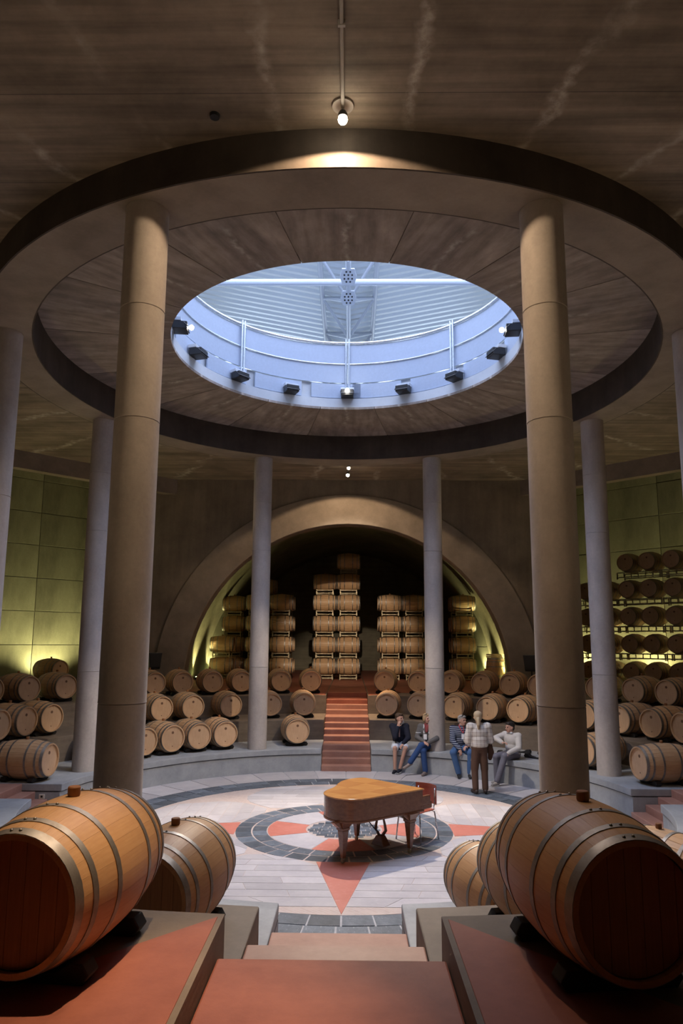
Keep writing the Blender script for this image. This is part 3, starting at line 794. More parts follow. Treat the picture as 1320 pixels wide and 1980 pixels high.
# ---- steel racks
def rack_mesh():
    m = MB(); w, d = .33, .62
    return m
def rack(loc, rotz, label, group, half=.33, depth=(-.36, .36), h=.3):
    """one tier: two end frames across, rails under the barrel; barrel axis is local x"""
    t = thing('barrel_rack', label, 'rack', loc, rotz, group)
    for y_ in depth:
        for s in (-1, 1): link('post', RK['post'], M_RACK, t, loc=(s * half, y_, 0))
        for z in (.06, .18): link('crossbar', RK['bar'], M_RACK, t, loc=(0, y_, z))
    for s in (-1, 1):
        link('saddle_rail', RK['rail'], M_RACK, t, loc=(s * half, (depth[0] + depth[1]) / 2, .2), scale=(1, (depth[1] - depth[0]), 1))
    return t
RK = dict(post=MB().box(-.02, .02, -.02, .02, 0, .215).mesh('post'), bar=MB().box(-.33, .33, -.016, .016, -.016, .016).mesh('crossbar'), rail=MB().box(-.02, .02, -.5, .5, -.018, .018).mesh('saddle_rail'))
YR, PITCH_R = 16.8, .85
def tunnel_stack(px, tiers, where, group, y=YR, back=0, dark=False):
    x0 = at_y(px, 1283, y)[0]
    for k in range(tiers):
        z = 1.524 + PITCH_R * k
        nm = '%s, tier %s up' % (where, ('one', 'two', 'three', 'four', 'five', 'six')[k])
        x = x0 + random.uniform(-.003, .003)
        rack((x, y, z), 0., 'steel rack in the tunnel, ' + nm, 'steel barrel racks in the tunnel', depth=(-.3, .3 + .72 * back))
        for b in range(back + 1):
            lab = 'oak barrel in the tunnel, ' + nm if b == 0 else 'rear oak barrel in tunnel, ' + nm
            bb = barrel((x, y + .72 * b, z + .532), random.choice((0, pi)), lab, 'oak barrels racked in the tunnel', mats=(M_OAKR, M_OAKR), roll=random.uniform(-.3, .3), marks=False, bung=(k == tiers - 1 and b == 0))
tunnel_stack(627, 5, 'middle stack left side', '')
tunnel_stack(673, 6, 'middle stack right side, tallest', '')
tunnel_stack(497, 4, 'left stack outer side', '', back=1)
tunnel_stack(543, 4, 'left stack inner side', '', back=1)
tunnel_stack(754, 4, 'right stack inner side', '', back=1)
tunnel_stack(800, 4, 'right stack outer side', '', back=1)
tunnel_stack(897, 4, 'stack by right green wall', '', back=1)
tunnel_stack(429, 2, 'low stack by left green wall', '')
tunnel_stack(450, 4, 'dark stack by left green wall', '', y=17.8)
tunnel_stack(512, 5, 'dark stack behind the left one', '', y=19.4)
# ---- right corner bay: racks side by side against the back wall, heads to the pit
for nm, tm_ in (('left pair', -3.06), ('middle pair', -1.53), ('right pair', .0), ('far right pair', 1.53)):
    mid = Vector(((15.6 + tm_) / sqrt(2), (15.6 - tm_) / sqrt(2), 0))
    for k in range(5):
        z = 1.524 + .93 * k
        if nm == 'left pair' and k > 3: continue
        use = [0, 1]
        c45 = .335 * cos(pi / 4)
        t = thing('barrel_rack', 'steel rack in the right bay, %s, tier %s' % (nm, ('one', 'two', 'three', 'four', 'five')[k]), 'rack', (mid[0] + c45, mid[1] + c45, z), pi / 4, 'steel racks in the right corner bay')
        for s in (-1, 1):
            for u in (-.735, .735): build('post', MB().box(s * .3 - .02, s * .3 + .02, u - .02, u + .02, 0, .236), M_RACK, t)
            for zz in (.06, .22):
                build('crossbar', MB().box(s * .3 - .016, s * .3 + .016, -.735, .735, zz - .016, zz + .016), M_RACK, t)
            for u in (-.5, -.25, 0, .25, .5):
                build('upright', MB().box(s * .3 - .012, s * .3 + .012, u - .012, u + .012, .06, .22), M_RACK, t)
        for j in use:
            p = Vector((mid[0] + c45, mid[1] + c45, 0)) + Vector((cos(-pi / 4), sin(-pi / 4), 0)) * (.37 * (1 if j else -1))
            barrel((p.x, p.y, z + .556), 5 * pi / 4, 'oak barrel in the right bay, %s, %s, tier %s' % (nm, ('left one', 'right one')[j], ('one', 'two', 'three', 'four', 'five')[k]), 'oak barrels racked in the right corner bay', bung=False)
# ---- left corner bay: one barrel on a low rack
p = at_y(98, 1292, 9.6)
t = thing('barrel_rack', 'low steel rack under the lone barrel by the green wall', 'rack', (p[0], p[1], 1.52), -pi / 4)
for s in (-1, 1):
    for u in (-.3, .3): build('post', MB().box(s * .3 - .02, s * .3 + .02, u - .02, u + .02, 0, .29), M_RACK, t)
    build('crossbar', MB().box(s * .3 - .018, s * .3 + .018, -.3, .3, .25, .29), M_RACK, t)
barrel((p[0], p[1], 1.52 + .3 + .31), -pi / 4 + .25, 'lone oak barrel standing higher before the green-lit wall', 'barrels lying on the ledges')
# ---- upright barrel with a wooden box
p = at_y(958, 1312, 14.2)
o = barrel((p[0], p[1], 1.524 + BL / 2), 0, 'upright oak barrel standing beside the right green uplight', None, mats=(M_OAKR, M_OAKR), marks=False, bung=False)
o.rotation_euler = (0, -pi / 2, 0)
cr = thing('wooden_box', 'small pale wooden box on top of the upright barrel', 'box', (p[0], p[1], 1.524 + BL), .3)
M_PALEW = oak('pale_pine', (.6, .47, .3), (.7, .58, .4), (.5, .36, .2))
build('base_board', MB().box(-.26, .26, -.2, .2, -.015 + .016, .012), M_PALEW, cr)
for s in (-1, 1):
    for z in (.02, .085): build('slat', MB().box(-.26, .26, s * .19 - .008, s * .19 + .008, z, z + .055), M_PALEW, cr); build('slat', MB().box(s * .25 - .008, s * .25 + .008, -.18, .18, z, z + .055), M_PALEW, cr)
# ---- black loudspeakers on stands at the back corners
for px, s in ((297, 'left'), (1027, 'right')):
    p = at_y(px, 1280, 8.72)
    t = thing('stage_loudspeaker', 'black tapered loudspeaker on a stand at the %s of the far arch' % s, 'loudspeaker', (p[0], p[1], 1.524), atan2(-p[1], -p[0]) + pi / 2)
    build('cabinet', MB().add([(-.2, -.16, 1.15), (.2, -.16, 1.15), (.15, .16, 1.15), (-.15, .16, 1.15), (-.15, -.14, .68), (.15, -.14, .68), (.12, .14, .68), (-.12, .14, .68)], [(0, 1, 2, 3), (4, 5, 6, 7), (0, 1, 5, 4), (1, 2, 6, 5), (2, 3, 7, 6), (3, 0, 4, 7)]), M_BLACKM, t, bevel=.012)
    build('grille', MB().box(-.15, .15, -.172, -.16, .74, 1.1), M_BLACK, t)
    build('pole', MB().tube([(0, 0, .1), (0, 0, .68)], .018, 10), M_BLACKM, t, smooth=True)
    for k in range(3):
        a = 2 * pi * k / 3 + .5; build('leg', MB().tube([(0, 0, .3), (.26 * cos(a), .26 * sin(a), .012)], .012, 8), M_BLACKM, t, smooth=True)

# ------------------------------------------------------------------ piano and chair
def smooth_loop(pts, it=2, hard=()):
    for _ in range(it):
        out = []
        n = len(pts)
        for i in range(n):
            p, q = pts[i], pts[(i + 1) % n]
            if p[2]: out.append(p)
            a = (p[0] * .75 + q[0] * .25, p[1] * .75 + q[1] * .25, 0); b = (p[0] * .25 + q[0] * .75, p[1] * .25 + q[1] * .75, 0)
            out += [x for x, keep in ((a, not p[2]), (b, not q[2])) if keep]
        pts = out
    return [(x, y) for x, y, h in pts]
def wood(name, a, b, scale=(2, 14, 14), rough=.25, patch=None):
    N = Nodes(name); g = N.noise(N.map(scale), 2.0, 5, .6)
    col = N.mix(N.ramp(g, [(.3, 0.), (.72, 1.)]), a, b)
    if patch:
        ch = N.n('TexChecker'); ch.inputs['Scale'].default_value = 2.4; N.l(N.map(rot=(0, 0, .74)), ch.inputs['Vector'])
        col = N.mix(N.math('MULTIPLY', ch.outputs['Fac'], .35), col, patch)
    m = N.done(col, rough); N.b.inputs['Coat Weight'].default_value = .3; N.b.inputs['Coat Roughness'].default_value = .15; return m
M_PIANO = wood('walnut_case', (.13, .048, .02), (.21, .08, .034))
M_LID = wood('veneered_lid', (.46, .2, .055), (.6, .29, .09), patch=(.33, .115, .032))
M_MAHOG = wood('red_plywood', (.3, .06, .03), (.4, .09, .045), rough=.4)
PZ = .875
outl = [(1.19, -1.19, 1), (.35, -.4, 1), (.24, -.37, 0), (.0, -.56, 0), (-.09, -.82, 0), (-.13, -1.12, 0), (-.29, -1.42, 0), (-.28, -1.68, 0), (-.08, -1.92, 0), (.19, -1.98, 0), (.5, -1.74, 0)]
lid_o = smooth_loop(outl, 3)
cx, cy = sum(p[0] for p in lid_o) / len(lid_o), sum(p[1] for p in lid_o) / len(lid_o)
def shrink(k): return [(cx + (x - cx) * k, cy + (y - cy) * k) for x, y in lid_o]
pn = thing('grand_piano', 'small walnut grand piano with honey veneered lid on the stone rose', 'piano', (cx, cy, 0))
pc = (-cx, -cy, 0)
build('lid', MB().prism(lid_o, PZ - .022, PZ), M_LID, pn, loc=pc, bevel=.008)
case = build('case', MB().prism(shrink(.975), .565, PZ - .022), M_PIANO, pn, loc=pc)
build('moulding', MB().prism(shrink(.995), .55, .578), M_PIANO, pn, loc=pc, bevel=.006)
kd = Vector((.35 - 1.19, -.4 + 1.19)).normalized(); kn = Vector((kd.y, -kd.x))       # along the keys; towards the player
if kn.dot(Vector((1, 1))) < 0: kn = -kn
def kp(u, v, z): return (1.19 + kd.x * u + kn.x * v, -1.19 + kd.y * u + kn.y * v, z)
def kbox(u0, u1, v0, v1, z0, z1):
    return MB().add([kp(u, v, z) for u in (u0, u1) for v in (v0, v1) for z in (z0, z1)], [(0, 1, 3, 2), (4, 6, 7, 5), (0, 4, 5, 1), (2, 3, 7, 6), (0, 2, 6, 4), (1, 5, 7, 3)])
KW = 1.153
build('keybed', kbox(0.02, KW - .02, -.06, .2, .57, .635), M_PIANO, pn, loc=pc, bevel=.008)
build('key_slip', kbox(0.03, KW - .03, .2, .215, .58, .66), M_PIANO, pn, loc=pc)
for u in (.02, KW - .07):
    build('cheek', kbox(u, u + .05, -.04, .17, .63, .76), M_PIANO, pn, loc=pc, bevel=.01)
build('fallboard', kbox(.07, KW - .07, -.03, -.01, .63, .82), M_PIANO, pn, loc=pc)
ks = link('keyboard', None, parent=pn, loc=pc)
M_IVORY, M_EBONY = plain('ivory_key', (.75, .72, .64), .3, var=.05), plain('ebony_key', (.01, .01, .01), .3)
nk = 45; kw = (KW - .16) / nk
for k in range(nk):
    build('white_key', kbox(.08 + kw * k, .08 + kw * (k + 1) - .0015, 0, .15, .64, .662), M_IVORY, ks)
    if k % 7 in (0, 1, 3, 4, 5) and k < nk - 1: build('black_key', kbox(.08 + kw * (k + 1) - .005, .08 + kw * (k + 1) + .005, 0, .095, .662, .676), M_EBONY, ks)
def piano_leg(x, y, flip):
    m = MB()
    for (w0, z0), (w1, z1) in (((.026, .07), (.055, .43)), ((.055, .43), (.062, .44)), ((.068, .44), (.068, .47)), ((.062, .47), (.1, .56))):
        m.add([(sx * w, sy * w, z) for w, z in ((w0, z0), (w1, z1)) for sx, sy in ((-1, -1), (1, -1), (1, 1), (-1, 1))], [(0, 1, 2, 3), (4, 5, 6, 7), (0, 1, 5, 4), (1, 2, 6, 5), (2, 3, 7, 6), (3, 0, 4, 7)])
    l = build('leg', m, M_PIANO, pn, loc=(x - cx, y - cy, 0), rot=(0, 0, .75), bevel=.004)
    build('bracket', MB().add([(-.2, -.05, .56), (.2, -.05, .56), (.07, -.05, .46), (-.07, -.05, .46), (-.2, .05, .56), (.2, .05, .56), (.07, .05, .46), (-.07, .05, .46)], [(0, 1, 2, 3), (4, 5, 6, 7), (0, 1, 5, 4), (1, 2, 6, 5), (2, 3, 7, 6), (3, 0, 4, 7)]), M_PIANO, l, bevel=.006)
    build('caster', MB().lathe([(.03, -.012), (.03, .012)], 14, 'x'), M_RACK, l, loc=(0, .01, .03), smooth=True)
    build('caster_fork', MB().box(-.018, .018, -.012, .012, .03, .075), M_RACK, l)
piano_leg(.0, -1.8, 0); piano_leg(.96, -1.3, 0); piano_leg(.2, -.66, 0)
ly = link('lyre', None, parent=pn, loc=(.55 - cx, -1.0 - cy, 0), rot=(0, 0, atan2(kd.y, kd.x)))
for s in (-1, 1):
    build('lyre_arm', MB().tube([(s * .075, 0, .56), (s * .085, 0, .48), (s * .06, 0, .4), (s * .085, 0, .32), (s * .1, 0, .25), (s * .06, 0, .2), (s * .02, 0, .15)], [.016, .018, .016, .02, .024, .024, .02], 10), M_PIANO, ly, smooth='all')
build('pedal_box', MB().add([(-.13, -.08, .03), (.13, -.08, .03), (.13, .08, .03), (-.13, .08, .03), (-.05, -.05, .17), (.05, -.05, .17), (.05, .05, .17), (-.05, .05, .17)], [(0, 1, 2, 3), (4, 5, 6, 7), (0, 1, 5, 4), (1, 2, 6, 5), (2, 3, 7, 6), (3, 0, 4, 7)]), M_PIANO, ly, bevel=.012)
for s in (-1, 1): build('pedal', MB().box(s * .05 - .014, s * .05 + .014, -.17, -.06, .035, .047), M_RACK, ly)
build('lyre_strut', MB().tube([(0, .03, .18), (0, .42, .555)], .008, 8), M_BLACKM, ly)

ch = thing('side_chair', 'chrome-legged chair with red-brown plywood back at the piano keyboard', 'chair', (1.14, -.55, 0), atan2(kn.y, kn.x) - pi / 2)
build('seat', MB().prism([(-.2, -.19), (-.17, -.21), (.17, -.21), (.2, -.19), (.19, .19), (-.19, .19)], .43, .445), M_MAHOG, ch, bevel=.005)
bk = MB(); nb = 10
bk.add([(-.2 + .4 * i / nb, .22 - .05 * (1 - (2 * i / nb - 1) ** 2) * -1 + dy, z + .0) for dy in (0, .012) for z in (.5, .79) for i in range(nb + 1)],
       [(i, i + 1, nb + 2 + i, nb + 1 + i) for i in range(nb)] + [(2 * nb + 2 + i, 2 * nb + 3 + i, 3 * nb + 4 + i, 3 * nb + 3 + i) for i in range(nb)] + [(i, i + 1, 2 * nb + 3 + i, 2 * nb + 2 + i) for i in range(nb)] + [(nb + 1 + i, nb + 2 + i, 3 * nb + 4 + i, 3 * nb + 3 + i) for i in range(nb)] + [(0, nb + 1, 3 * nb + 3, 2 * nb + 2), (nb, 2 * nb + 1, 4 * nb + 3, 3 * nb + 2)])
build('backrest', bk, M_MAHOG, ch)
for s in (-1, 1):
    build('leg', MB().tube([(s * .15, -.17, .425), (s * .2, -.2, .41), (s * .24, -.23, .0)], .011, 8), M_CHROME, ch, smooth='all')
    build('leg', MB().tube([(s * .15, .15, .425), (s * .2, .17, .41), (s * .23, .23, .0)], .011, 8), M_CHROME, ch, smooth='all')
    build('back_post', MB().tube([(s * .15, .1, .42), (s * .16, .2, .43), (s * .16, .235, .55), (s * .16, .24, .74)], .01, 8), M_CHROME, ch, smooth='all')
# ------------------------------------------------------------------ people
def cap(m, a, b, ra, rb, n=12):
    a, b = Vector(a), Vector(b); d = b - a; L = d.length
    if L < 1e-6: return blob(m, a, (ra, ra, ra))
    t = d / L; pts = []; rs = []
    for k in range(4): f = pi / 2 * (1 - k / 4); pts.append(a - t * ra * sin(f)); rs.append(max(.001, ra * cos(f)))
    for k in range(5): f = pi / 2 * k / 4; pts.append(b + t * rb * sin(f)); rs.append(max(.001, rb * cos(f)))
    ref = Vector((0, 0, 1)) if abs(t.z) < .9 else Vector((1, 0, 0)); u = t.cross(ref).normalized(); w = t.cross(u)
    vs = [p + (u * cos(2 * pi * k / n) + w * sin(2 * pi * k / n)) * r for p, r in zip(pts, rs) for k in range(n)]
    q = len(pts)
    m.add(vs, [(i * n + k, i * n + (k + 1) % n, (i + 1) * n + (k + 1) % n, (i + 1) * n + k) for i in range(q - 1) for k in range(n)] + [tuple(range(n))[::-1], tuple((q - 1) * n + k for k in range(n))])
def blob(m, c, r, rot=None, n=18, k=10):
    b = ball(1., n, k); R_ = rot or Matrix.Identity(3); c = Vector(c)
    m.add([c + R_ @ Vector((x * r[0], y * r[1], z * r[2])) for x, y, z in b.v], b.f)
def fuse(m, name, voxel, smooth=6):
    me = bpy.data.meshes.new(name); me.from_pydata(m.v, [], m.f)
    bm = bmesh.new(); bm.from_mesh(me); bmesh.ops.recalc_face_normals(bm, faces=bm.faces); bm.to_mesh(me); bm.free()
    o = bpy.data.objects.new(name, me); COL.objects.link(o)
    r = o.modifiers.new('r', 'REMESH'); r.mode = 'VOXEL'; r.voxel_size = voxel
    s = o.modifiers.new('s', 'SMOOTH'); s.iterations = smooth; s.factor = .5
    dg = bpy.context.evaluated_depsgraph_get(); out = bpy.data.meshes.new_from_object(o.evaluated_get(dg))
    out.name = name; bpy.data.objects.remove(o); bpy.data.meshes.remove(me)
    out.polygons.foreach_set('use_smooth', [True] * len(out.polygons)); return out
def hand(m, wrist, dirv, palm_n, side, curl=.5):
    d = Vector(dirv).normalized(); n_ = Vector(palm_n); n_ = (n_ - d * n_.dot(d)).normalized(); s = d.cross(n_) * side
    w = Vector(wrist)
    for k in range(4): cap(m, w + s * (.021 - .014 * k), w + d * .075 + s * (.027 - .018 * k), .014, .011, 8)
    for k, L in enumerate((.068, .077, .071, .055)):
        b = w + d * .078 + s * (.027 - .018 * k); c1 = b + (d * cos(curl * .6) + n_ * sin(curl * .6)) * L * .5; c2 = c1 + (d * cos(curl * 1.7) + n_ * sin(curl * 1.7)) * L * .5
        cap(m, b, c1, .0092, .0085, 8); cap(m, c1, c2, .0085, .0075, 8)
    b = w + d * .025 + s * .026; c1 = b + (d * .6 + s * .75 + n_ * .25).normalized() * .035; cap(m, b, c1, .0115, .0095, 8); cap(m, c1, c1 + (d * .85 + s * .3 + n_ * .4).normalized() * .028, .0095, .008, 8)
def cloth(name, col, kind=None, col2=None, rough=.85):
    N = Nodes(name); base = col
    if kind == 'stripes':
        sp = N.n('SeparateXYZ'); N.l(N.map(), sp.inputs[0]); fr = N.math('FRACT', N.math('DIVIDE', sp.outputs[2], .043)); base = N.mix(N.math('LESS_THAN', fr, .3), col, col2)
    if kind == 'plaid':
        sp = N.n('SeparateXYZ'); N.l(N.map(), sp.inputs[0])
        f1 = N.math('LESS_THAN', N.math('FRACT', N.math('DIVIDE', sp.outputs[2], .075)), .16); f2 = N.math('LESS_THAN', N.math('FRACT', N.math('DIVIDE', sp.outputs[0], .075)), .16)
        base = N.mix(N.math('MULTIPLY', N.math('ADD', f1, f2), .5), col, col2)
    n1 = N.noise(N.map(), 14, 4); c = N.mix(.35, base, N.mix(n1, (.5, .5, .5), (1.2, 1.2, 1.2)), 'MULTIPLY')
    N.bump(n1, .3, .01); return N.done(c, rough, 0, .2)
M_SKIN = plain('skin', (.52, .3, .22), .5, var=.15)
M_LIP, M_EYE, M_EYEW = plain('lips', (.38, .13, .11), .5), plain('iris', (.03, .02, .015), .2), plain('eye_white', (.6, .58, .55), .3)
M_SOLE = plain('white_rubber', (.7, .7, .68), .6)

def person(label, loc, rotz, J, tops, legs_m, hair_m, hair, shoes, head_turn=0., head_tilt=0., extra=None, waist=None, sleeves=1., shorts=False, loose=1.):
    """J: joints in local coordinates, facing -y.  tops: material of the upper garment"""
    t = thing('person', label, 'person', loc, rotz)
    V3 = {k: Vector(v) for k, v in J.items()}
    pel, chest, neck, head = V3['pelvis'], V3['chest'], V3['neck'], V3['head']
    HRt = Matrix.Rotation(head_turn, 3, 'Z') @ Matrix.Rotation(head_tilt, 3, 'X')
    H = lambda p: head + HRt @ Vector(p)
    b = MB()
    up = (chest - pel).normalized(); side = (V3['shl'] - V3['shr']).normalized()
    fr = side.cross(up).normalized(); TR = Matrix((side, -fr, up)).transposed() if True else None
    blob(b, pel, (.155, .11, .11), TR); blob(b, (pel + chest) / 2, (.135, .1, .16), TR); blob(b, chest, (.165, .105, .17), TR)
    cap(b, chest + up * .1, neck, .075, .055); cap(b, neck, H((0, .01, -.05)), .055, .055)
    for s in 'lr':
        cap(b, V3['sh' + s], V3['el' + s], .05, .04); cap(b, V3['el' + s], V3['wr' + s], .038, .027); cap(b, chest + up * .06, V3['sh' + s], .08, .055)
        cap(b, pel + (V3['hip' + s] - pel) * .8, V3['kn' + s], .088, .058); cap(b, V3['kn' + s], V3['an' + s], .056, .037)
        d = V3.get('hd' + s) or (V3['wr' + s] - V3['el' + s]); hand(b, V3['wr' + s], d, V3.get('pn' + s, Vector((0, 0, -1))), 1 if s == 'l' else -1, J.get('curl', .6) if False else .6)
        f = V3.get('ft' + s, Vector((0, -1, 0))).normalized(); cap(b, V3['an' + s] + Vector((0, 0, -.03)), V3['an' + s] + Vector((0, 0, -.045)) + f * .13, .036, .03)
    # head: skull, face, jaw, nose, ears
    blob(b, H((0, .018, .035)), (.074, .093, .088), HRt); blob(b, H((0, -.012, -.015)), (.062, .074, .085), HRt); blob(b, H((0, -.04, -.072)), (.038, .036, .032), HRt)
    cap(b, H((0, -.082, .02)), H((0, -.1, -.018)), .011, .016); blob(b, H((0, -.08, .035)), (.05, .014, .012), HRt)
    for s in (-1, 1): blob(b, H((s * .074, .012, -.005)), (.012, .022, .032), HRt)
    link('body', fuse(b, 'body', .0085, 5), M_SKIN, t)
    for s in (-1, 1):
        link('eye', ball(.0115, 12, 8).mesh('eye', smooth='all'), M_EYE, t, loc=H((s * .028, -.079, .015)))
    mo = MB(); cap(mo, H((-.022, -.079, -.052)), H((.022, -.079, -.052)), .006, .006, 8); build('mouth', mo, M_LIP, t, smooth='all')
    # upper garment
    g = MB(); k = .018 * loose
    w0 = V3['waist'] if 'waist' in V3 else pel
    blob(g, w0, (.158 + k, .115 + k, .1), TR); blob(g, (pel + chest) / 2, (.148 + k, .115 + k, .17), TR); blob(g, chest, (.172 + k, .112 + k, .175), TR); cap(g, chest + up * .12, neck - up * .01, .085 + k, .062)
    for s in 'lr':
        cap(g, chest + up * .06, V3['sh' + s], .09, .062 + k); cap(g, V3['sh' + s], V3['el' + s], .058 + k, .05 + k)
        e, w = V3['el' + s], V3['wr' + s]; cap(g, e, e + (w - e) * (sleeves * .9), .05 + k, .036 + k * .8)
    link('top_garment', fuse(g, 'top_garment', .011, 5), tops, t)
    g = MB(); k = .014
    blob(g, pel, (.16 + k, .115 + k, .115), TR)
    for s in 'lr':
        a_, n_ = V3['kn' + s], V3['an' + s]
        if shorts: cap(g, pel + (V3['hip' + s] - pel) * .8, V3['hip' + s] + (a_ - V3['hip' + s]) * .82, .1 + k, .082 + k)
        else: cap(g, pel + (V3['hip' + s] - pel) * .8, a_, .092 + k, .066 + k); cap(g, a_, n_ + (a_ - n_) * .06, .064 + k, .05 + k)
    link('trousers' if not shorts else 'shorts', fuse(g, 'legwear', .011, 5), legs_m, t)
    for s in 'lr':
        f = V3.get('ft' + s, Vector((0, -1, 0))).normalized(); a_ = V3['an' + s] + Vector((0, 0, -.03)); m = MB()
        cap(m, a_ - f * .035 + Vector((0, 0, .0)), a_ + f * .05 + Vector((0, 0, -.005)), .044, .044); cap(m, a_ + f * .04 + Vector((0, 0, -.012)), a_ + f * .155 + Vector((0, 0, -.02)), .042, .034)
        sh = link('shoe', fuse(m, 'shoe', .009, 4), shoes[0], t)
        if shoes[1]:
            R_ = Matrix((f.cross(Vector((0, 0, 1))).normalized(), f, Vector((0, 0, 1)))).transposed(); m = MB(); zc = a_ + f * .055; vs = MB().prism([(.045 * cos(q), .13 * sin(q)) for q in [2 * pi * i / 20 for i in range(20)]], -.05, -.03)
            m.add([zc + R_ @ Vector(p) for p in vs.v], vs.f); build('sole', m, shoes[1], sh, smooth=True)
    hm = MB()
    for c, r in hair['blobs']: blob(hm, H(c), r, HRt)
    for a_, c, ra, rb in hair.get('caps', ()): cap(hm, H(a_), H(c), ra, rb)
    link('hair', fuse(hm, 'hair', .009, 3), hair_m, t)
    if hair.get('glasses'):
        gl = link('sunglasses', None, parent=t)
        for s in (-1, 1): m = MB(); blob(m, H((s * .036, -.05, .115)), (.028, .014, .02), HRt); build('lens', m, M_BLACKM, gl, smooth='all')
        m = MB(); m.tube([H((-.08, .04, .07)), H((-.07, -.045, .115)), H((.07, -.045, .115)), H((.08, .04, .07))], .005, 6); build('frame', m, M_BLACKM, gl)
    if extra: extra(t, V3, H, HRt, TR)
    return t
SHORT = {'blobs': [((0, .035, .06), (.084, .098, .078)), ((0, -.035, .095), (.066, .05, .035)), ((0, .075, 0), (.07, .045, .07))]}
BOB = {'blobs': [((0, .03, .06), (.088, .1, .08)), ((0, -.03, .1), (.07, .055, .036)), ((0, .075, -.01), (.078, .05, .085)), ((-.075, .02, .01), (.02, .06, .07)), ((.075, .02, .01), (.02, .06, .07))], 'glasses': True}
SHORTG = dict(SHORT, glasses=True)
PONY = {'blobs': [((0, .03, .055), (.088, .1, .085)), ((0, .075, .0), (.078, .048, .085)), ((0, -.035, .095), (.066, .05, .035)), ((0, .125, -.015), (.03, .03, .03))], 'caps': [((0, .135, -.03), (0, .15, -.13), .034, .04), ((0, .15, -.13), (0, .135, -.23), .04, .016)]}
def badge(t, V3, off, col=(.8, .82, .85)):
    c = V3['chest'] + Vector(off); build('name_badge', MB().box(c.x - .04, c.x + .04, c.y - .004, c.y + .004, c.z - .06, c.z + .06), M_BADGE, t)
M_BADGE = plain('badge_card', (.78, .8, .84), .4, var=.05); M_REDC = plain('red_lanyard', (.5, .04, .05), .6)
M_WHITEC = cloth('white_cotton', (.6, .62, .66))
# --- boy, chin on hand
def boy_x(t, V3, H, HRt, TR):
    m = MB(); blob(m, V3['neck'] + Vector((.04, .05, .02)), (.085, .06, .055)); cap(m, V3['neck'] + Vector((.05, -.03, .0)), V3['neck'] + Vector((.085, -.01, .09)), .03, .02)
    link('hood', fuse(m, 'hood', .01, 4), M_WHITEC, t)
    m = MB(); m.tube([V3['chest'] + Vector((-.01, -.135, .08)), V3['chest'] + Vector((-.01, -.145, -.12))], .018, 8); build('shirt_front', m, cloth('pink_shirt', (.5, .34, .33)), t, smooth='all')
    for s in 'rl': 
        m = MB(); c = V3['sh' + s] * .6 + V3['el' + s] * .4; blob(m, c, (.062, .075, .028)); link('sleeve_patch', fuse(m, 'sleeve_patch', .009, 2), M_WHITEC, t)
person('boy in dark jacket and white shorts seated on the bench, hand on chin', (1.26, 5.33, 0), .02,
       dict(pelvis=(0, 0, .62), chest=(.0, -.08, .92), neck=(0, -.13, 1.1), head=(0.005, -.17, 1.215), shl=(.165, -.09, 1.03), shr=(-.165, -.09, 1.03), ell=(.2, -.22, .78), wrl=(.06, -.36, .66), hdl=(-.6, -.5, -.55), elr=(-.12, -.34, .82), wrr=(-.045, -.29, 1.04), hdr=(.25, -.1, .9), pnr=(.3, 1, .2), hipl=(.09, -.02, .6), hipr=(-.09, -.02, .6), knl=(.115, -.4, .57), knr=(-.13, -.4, .57), anl=(-.02, -.37, .1), anr=(-.135, -.4, .085), ftr=(-.35, -1, 0), ftl=(-.4, -1, 0)),
       cloth('navy_jacket', (.018, .02, .034)), cloth('white_shorts', (.6, .64, .72)), plain('brown_hair', (.07, .04, .022), .7), SHORT, (cloth('black_canvas', (.02, .022, .03)), M_SOLE), head_turn=.75, extra=boy_x, shorts=True)
# --- woman with crossed legs
def wom_x(t, V3, H, HRt, TR):
    badge(t, V3, (-.02, -.165, -.1))
    m = MB(); cap(m, V3['neck'] + Vector((-.03, -.07, .0)), V3['chest'] + Vector((0, -.125, .02)), .028, .03); cap(m, V3['neck'] + Vector((.04, -.06, 0)), V3['chest'] + Vector((.01, -.125, .02)), .026, .03); link('scarf', fuse(m, 'scarf', .009, 4), plain('red_scarf', (.26, .05, .05), .8), t)
    m = MB(); cap(m, V3['neck'] + Vector((-.07, -.04, -.02)), V3['chest'] + Vector((-.06, -.12, -.02)), .016, .014); cap(m, V3['neck'] + Vector((.075, -.04, -.02)), V3['chest'] + Vector((.06, -.12, -.02)), .016, .014); build('jacket_lining', m, M_WHITEC, t, smooth='all')
    for s in 'rl': 
        m = MB(); c = V3['sh' + s] * .45 + V3['el' + s] * .55; blob(m, c, (.078, .08, .02)); link('sleeve_band', fuse(m, 'sleeve_band', .009, 2), M_WHITEC, t)
person('fair-haired woman in grey jacket and jeans sitting cross-legged beside the column', (1.93, 5.1, 0), -.35,
       dict(pelvis=(0, 0, .62), chest=(0, -.03, .93), neck=(0, -.06, 1.11), head=(.005, -.09, 1.225), shl=(.17, -.03, 1.04), shr=(-.17, -.03, 1.04), ell=(.24, -.13, .8), wrl=(.07, -.34, .71), hdl=(-.6, -.4, -.2), elr=(-.23, -.12, .8), wrr=(.0, -.34, .73), hdr=(.6, -.3, -.2), hipl=(.09, 0, .6), hipr=(-.09, 0, .6), knl=(-.06, -.42, .66), anl=(-.3, -.55, .28), ftl=(-.7, -.5, -.35), knr=(-.02, -.4, .54), anr=(.02, -.38, .085), ftr=(-.2, -1, 0)),
       cloth('grey_jacket', (.13, .125, .125)), cloth('blue_jeans', (.035, .075, .2)), plain('blonde_hair', (.42, .3, .17), .7), BOB, (plain('taupe_shoe', (.22, .17, .15), .5), None), head_turn=.75, extra=wom_x)
